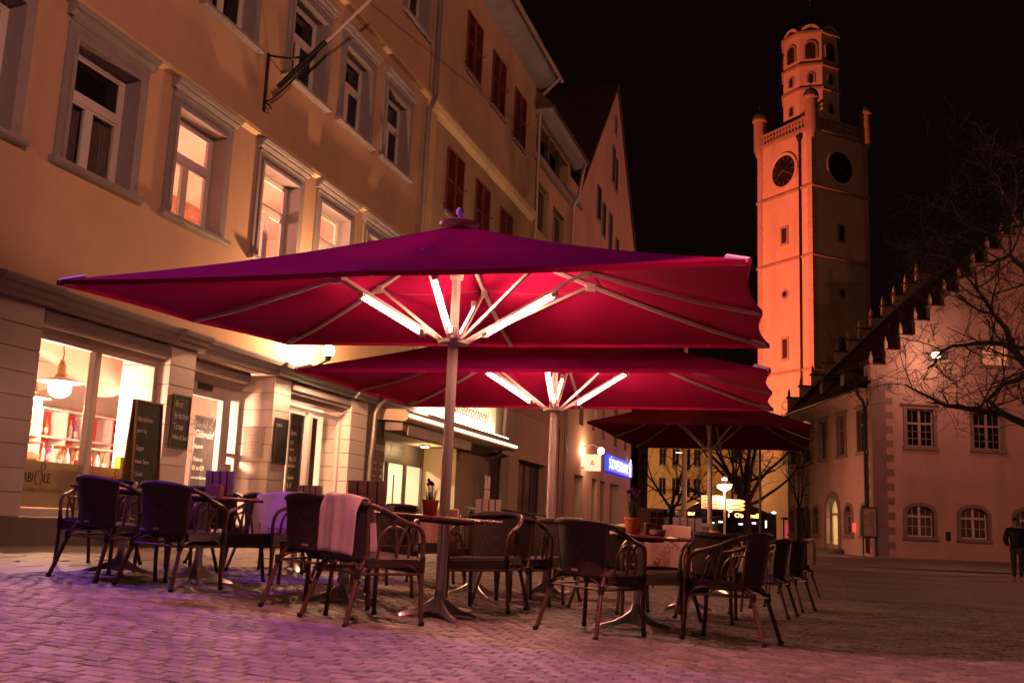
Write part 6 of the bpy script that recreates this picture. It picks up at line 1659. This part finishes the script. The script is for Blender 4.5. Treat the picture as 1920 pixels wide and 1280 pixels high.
# ------------------------------------------------------------------ towels
def towel(label, key, w_, x0, lf, lr, m, seed, text=None, skew=0.0, thick=.013):
    r_ = random.Random(seed); c = CH[key]
    t = bpy.data.objects.new('towel', None); COL.objects.link(t); t.location = c.location; t.rotation_euler = c.rotation_euler
    tag(t, label, 'towel', None)
    nx = 26
    q = MB(); rows = []
    prof = []
    nf, nr = 10, 10
    for i in range(nf + 1): f = i / nf; prof.append(('f', 1 - f))
    for i in range(1, 6): prof.append(('o', i / 6))
    for i in range(nr + 1): prof.append(('r', i / nr))
    ph = [r_.uniform(0, 6.28) for _ in range(4)]
    vs = []
    for kind, f in prof:
        for i in range(nx + 1):
            u = i / nx; x_ = x0 + (u - .5) * w_
            ub = max(-1.05, min(1.05, x_ / .235)); yb = back_xy(ub)[1] - .008; zt_ = .818 - .018 * abs(ub) ** 3
            wob = .013 * math.sin(u * 7 + ph[0]) + .009 * math.sin(u * 15 + ph[1]) + .004 * math.sin(u * 31 + ph[3])
            if kind == 'f':
                d = f * (lf + skew * (u - .5)); y_ = yb + .032 + .03 * min(1, d / .1) * .4 + wob * min(1, d / .06) + .165 * d; z_ = zt_ - .004 - d
                xo = x_ + .02 * (u - .5) * d / .3
            elif kind == 'o':
                an = math.pi * f; y_ = yb + .032 * math.cos(an); z_ = zt_ + .016 * math.sin(an) + .004 * math.sin(u * 12 + ph[2]); xo = x_
            else:
                d = f * (lr + skew * (.5 - u)); y_ = yb - .032 - .012 * min(1, d / .08) - wob * min(1, d / .06) + .02 * d; z_ = zt_ - .004 - d
                xo = x_ - .02 * (u - .5) * d / .3
            vs.append((xo, y_, z_))
    W_ = nx + 1
    fs = [(k * W_ + i, k * W_ + i + 1, (k + 1) * W_ + i + 1, (k + 1) * W_ + i) for k in range(len(prof) - 1) for i in range(nx)]
    q.add(vs, fs); o = q.build('cloth', m, t, smooth=True)
    s_ = o.modifiers.new('thick', 'SOLIDIFY'); s_.thickness = thick; s_.offset = 1.0
    b_ = o.modifiers.new('sub', 'SUBSURF'); b_.levels = 1; b_.render_levels = 1
    # a second fold lying under the first shows as a double edge
    if text:
        txt, tx, tz, rot_, size = text
        yb = back_xy(max(-1, min(1, tx / .235)))[1]
        o2 = lettering(txt, size, print_red, t, (tx, yb + .075 + .165 * (.80 - tz), tz), (R(90), 0, R(180)), ex=.0015, align='CENTER', sx=.85)
        o2.rotation_euler = (Matrix.Rotation(R(180), 4, 'Z') @ Matrix.Rotation(R(90), 4, 'X') @ Matrix.Rotation(rot_, 4, 'Z')).to_euler()
    return t
def cloth(name, col): return mat(name, col, .95, var=.10, scale=6, bump=.6, bscale=320, bdist=.004, spec=.1, sheen=.4)
tw_pale = cloth('towel_pale', (.62, .47, .42)); tw_salmon = cloth('towel_salmon', (.60, .34, .27)); tw_peach = cloth('towel_peach', (.60, .33, .25))
towel('thick pink towel folded over the nearest chair back', 'M2', .475, -.02, .34, .36, tw_pale, 1, thick=.011)
towel('lilac lit towel with upside down lettering over the chair by the entrance', 'K', .50, 0, .37, .30, tw_pale, 2, ('BABIOLE', -.02, .50, R(180), .085))
towel('salmon towel with slanting lettering on the chair behind the crocus pot', 'E', .50, 0, .35, .28, tw_salmon, 3, ('BABIOLE', -.02, .57, R(48), .085), skew=-.03)
towel('peach blanket hanging over a chair in the second row', 'P', .44, 0, .40, .3, tw_peach, 4)
towel('pale blanket over the chair beyond the crocus table', 'S', .30, .05, .3, .3, tw_pale, 5)
towel('pale towel over the farthest chair on the open side', 'J3', .36, 0, .3, .36, tw_salmon, 6)

# ------------------------------------------------------------------ things on the tables
stripe = mat('menu_stripe', (.16, .01, .03), .6, bump=0)
def menu(label, key, dx, dy, rz, w_=.30, h_=.19, block=True, photos=False):
    p = ttop(key, dx, dy)
    t = thing('menu_stand', label, 'menu', p, rz, 'menu cards on the tables')
    b = MB(); b.bbox((-.05, -.035, 0), (.05, .035, .10 if block else .05), .004); b.build('wooden_block', mat('menu_wood', (.36, .19, .12), .6, var=.2, scale=12), t)
    b = MB(); b.box((-w_ / 2, .036, .02), (w_ / 2, .040, .02 + h_)); cd = b.build('card', paper, t, rot=(R(5), 0, 0))
    b = MB(); b.box((-w_ / 2, .044, .02), (w_ / 2, .048, .02 + h_)); b.build('card', paper, t, rot=(R(-6), 0, 0))
    if photos:
        for i in range(2):
            for j in range(3):
                b = MB(); b.box((.01 + i * .06, .0345, .035 + j * .055), (.06 + i * .06, .0355, .08 + j * .055)); b.build('picture', mat('menu_photo', (.12, .07, .06), .6, var=.8, scale=30), cd)
    else:
        for x_ in (-.25, .02, .27):
            b = MB(); b.box((x_ * w_ - .007, .0345, .022), (x_ * w_ + .007, .0355, .018 + h_)); b.build('stripe', stripe, cd)
        for k in range(4):
            for l_ in range(5):
                b = MB(); x_ = (-.47 + k * .255) * w_; b.box((x_, .0346, .05 + l_ * .025), (x_ + .04 * (1 + (k * l_) % 2) * w_ / .3, .0354, .0535 + l_ * .025)); b.build('printed_line', stone_grey, cd)
    return t
FY = FROT - R(90)
menu('menu card with wooden block on the table before the cafe entrance', 'T2', .05, .12, -.2, .26, .20)
menu('striped menu card with wooden block on the table behind the pink towel', 'TM', .08, .12, -.15, .32, .21)
menu('striped menu card on the second row table by the house', 'T5', .1, .05, -.35, .30, .2)
menu('striped menu card on the table behind the parasol pole', 'T8', .12, 0, .05, .25, .19)
menu('striped menu card on the open side table of the second row', 'T7', -.02, 0, -.25, .30, .20)
menu('menu card with food photos beside the big crocus pot', 'TC', .04, .26, .25, .24, .20, photos=True)
menu('pale menu card with photos on the farthest open side table', 'T9', -.2, .0, -.05, .36, .22, photos=True)
pot_y = mat('pot_yellow', (.72, .30, .035), .45, var=.06, bump=.03)
leaf_g = mat('crocus_leaf', (.09, .13, .035), .55, var=.25, scale=20, bump=0)
petal = mat('crocus_petal', (.16, .03, .22), .6, var=.2, scale=30, bump=0)
soil = mat('soil', (.03, .02, .015), .95)
def crocus(label, key, dx, dy, sc=1.0, seed=1, flowers=9, height=.15):
    r_ = random.Random(seed); p = ttop(key, dx, dy)
    t = thing('crocus_pot', label, 'plant pot', p, 0, 'yellow crocus pots on the tables'); t.scale = (sc, sc, sc)
    b = MB(); b.lathe([(0, 0), (.045, 0), (.047, .004), (.062, .098), (.066, .10), (.066, .115), (.060, .115), (.056, .09)], 24); b.build('pot', pot_y, t, smooth=True)
    b = MB(); b.lathe([(0, .095), (.058, .092)], 20); b.build('soil', soil, t)
    b = MB()
    for i in range(70):
        an = r_.uniform(0, 6.28); rr = r_.uniform(0, .045); ln = r_.uniform(.7, 1.15) * height; lean = r_.uniform(.02, .07)
        o_ = Vector((math.cos(an) * rr, math.sin(an) * rr, .093)); d = Vector((math.cos(an), math.sin(an), 0)); s_ = Vector((-d.y, d.x, 0)) * .0028
        vs = []
        for k in range(5):
            f = k / 4; c = o_ + d * lean * f * f + Vector((0, 0, ln * f)); ww = s_ * (1 - .85 * f); vs += [c - ww, c + ww]
        b.add(vs, [(2 * k, 2 * k + 1, 2 * k + 3, 2 * k + 2) for k in range(4)])
    b.build('leaves', leaf_g, t)
    for i in range(flowers):
        an = r_.uniform(0, 6.28); rr = r_.uniform(.01, .06); h_ = height * r_.uniform(.85, 1.2) + .093
        c = Vector((math.cos(an) * rr, math.sin(an) * rr, h_))
        q = MB(); q.tube([(c.x * .5, c.y * .5, .095), c], .0022, 4)
        q.build('stem', leaf_g, t)
        q = MB()
        for k in range(6):
            a2 = k * 1.047 + r_.uniform(-.2, .2); d = Vector((math.cos(a2), math.sin(a2), 0)); s_ = Vector((-d.y, d.x, 0)) * .009
            b0, b1, b2 = c, c + d * .012 + Vector((0, 0, .018)), c + d * .010 + Vector((0, 0, .036))
            q.add([b0, b1 - s_, b2, b1 + s_], [(0, 1, 2, 3)])
        q.build('flower', petal, t)
crocus('big yellow pot of purple crocuses on the right front table', 'TC', -.06, .10, 1.12, 4, 11, .17)
crocus('yellow pot of faded crocuses beside the nearest parasol pole', 'TF', -.20, .24, 1.05, 6, 6, .13)
crocus('yellow pot of sprouting crocuses on the farthest open side table', 'T9', .0, -.1, 1.2, 8, 4, .14)
crocus('yellow pot of green shoots on the open side table of the second row', 'T7', -.28, .1, 1.0, 9, 1, .12)
dish_m = mat('ashtray_glass', (.55, .48, .45), .12, var=.3, scale=30, metal=.4, bump=.8, bscale=90)
for i, (key, dx, dy, lab) in enumerate((('TM', .24, .18, 'cut glass dish on the table behind the pink towel'), ('TC', .14, .12, 'small cut glass dish beside the big crocus pot'), ('T9', .14, -.12, 'cut glass dish on the farthest open side table'))):
    b = MB(); b.lathe([(0, .004), (.05, .0), (.066, .012), (.07, .05), (.063, .052), (.055, .014), (0, .012)], 18)
    o = b.build('glass_dish', dish_m, None, ttop(key, dx, dy), smooth=True); tag(o, lab, 'dish', 'glass dishes on the tables')

# ------------------------------------------------------------------ street lamps hung over the square (above and behind the camera, out of the picture)
def hung_lamp(label, pos, color, energy, kind='POINT', spot=None, target=None, span=14, blend=.25, size=.12, wa=0.0):
    t = thing('hanging_street_lamp', label, 'street lamp', pos, 0, 'lamps hung over the square')
    d = Vector((math.cos(wa), math.sin(wa), 0))
    b = MB(); b.tube([-d * span + Vector((0, 0, .9)), -d * span * .4 + Vector((0, 0, .45)), Vector((0, 0, .34)), d * span * .4 + Vector((0, 0, .45)), d * span + Vector((0, 0, .9))], .006, 4); b.build('span_wire', metal_black, t)
    b = MB(); b.lathe([(0, .34), (.05, .33), (.06, .25), (.22, .16), (.30, .06), (.31, .03), (.29, .03), (.2, .14)], 20); b.build('housing', aluminium, t, smooth=True)
    b = MB(); b.lathe([(.20, .12), (.18, .05), (.1, .02), (0, .015)], 16); b.build('lamp_glass', emit('hung_' + label[:6], color, 6), t, smooth=True)
    rot = (0, 0, 0)
    if target is not None: rot = (Vector(target) - Vector(pos)).to_track_quat('-Z', 'Y').to_euler()
    lamp_light(t, kind, (0, 0, -.12), energy, color, size, rot, spot, blend)
    return t
hung_lamp('violet street lamp hung over the front of the terrace', (-5.5, 8.0, 7.4), (.46, .11, 1.0), 1650, 'SPOT', R(60), (-2.0, 7.6, 2.0), 1.2, .5, .10, FROT + R(90))
rl = hung_lamp('rose street lamp with a visor hung over the open end of the terrace', (.5, 2.0, 9.0), (1.0, .285, .315), 4000, 'SPOT', R(130), (.5, 3.0, 0), 12, .2, .012, FROT + R(90))
# added plate, out of view, on the far side of the lamp that ends the light in a straight line across the setts
b = MB(); b.box((-1.6, .40, -.12 - .40 * 8.88 / 5.75), (1.6, .41, .25)); b.build('added_beam_plate', metal_black, rl)
for x_ in (-1.2, 1.2):
    b = MB(); b.tube([(x_, .40, .1), (x_ * .2, 0, .2)], .012, 6); b.build('added_plate_stay', metal_black, rl)
al = hung_lamp('amber street lamp with a visor hung behind the photographer', (8.0, -6.0, 9.0), (1.0, .43, .31), 7400, 'SPOT', R(86), (-3.0, 16.0, 11.0), 14, .15, .012, FROT + R(90))
va = Matrix.Rotation(math.atan2(11.0, 22.0), 4, 'Z')
b = MB(); b.box((-.9, .50, -1.1), (.9, .51, -.12 - .50 * .262), va); b.build('added_beam_plate', metal_black, al)  # unseen plate, added to keep the amber light off parasols and terrace
for x_ in (-.7, .7):
    b = MB(); b.tube([(x_, .50, -.3), (x_ * .25, 0, .2)], .012, 6, va); b.build('added_plate_stay', metal_black, al)
hung_lamp('amber street lamp hung on the far side of the square', (27.0, 36.0, 13.0), (1.0, .29, .20), 6000, 'POINT', None, None, 10, .25, .2, R(80))
hung_lamp('golden street lamp hung before the golden house', (17.5, 104.0, 8.6), (1.0, .45, .16), 5200, 'POINT', None, None, 10, .25, .2, R(0))  # added lamp, hidden behind the third parasol, brightens the far house front
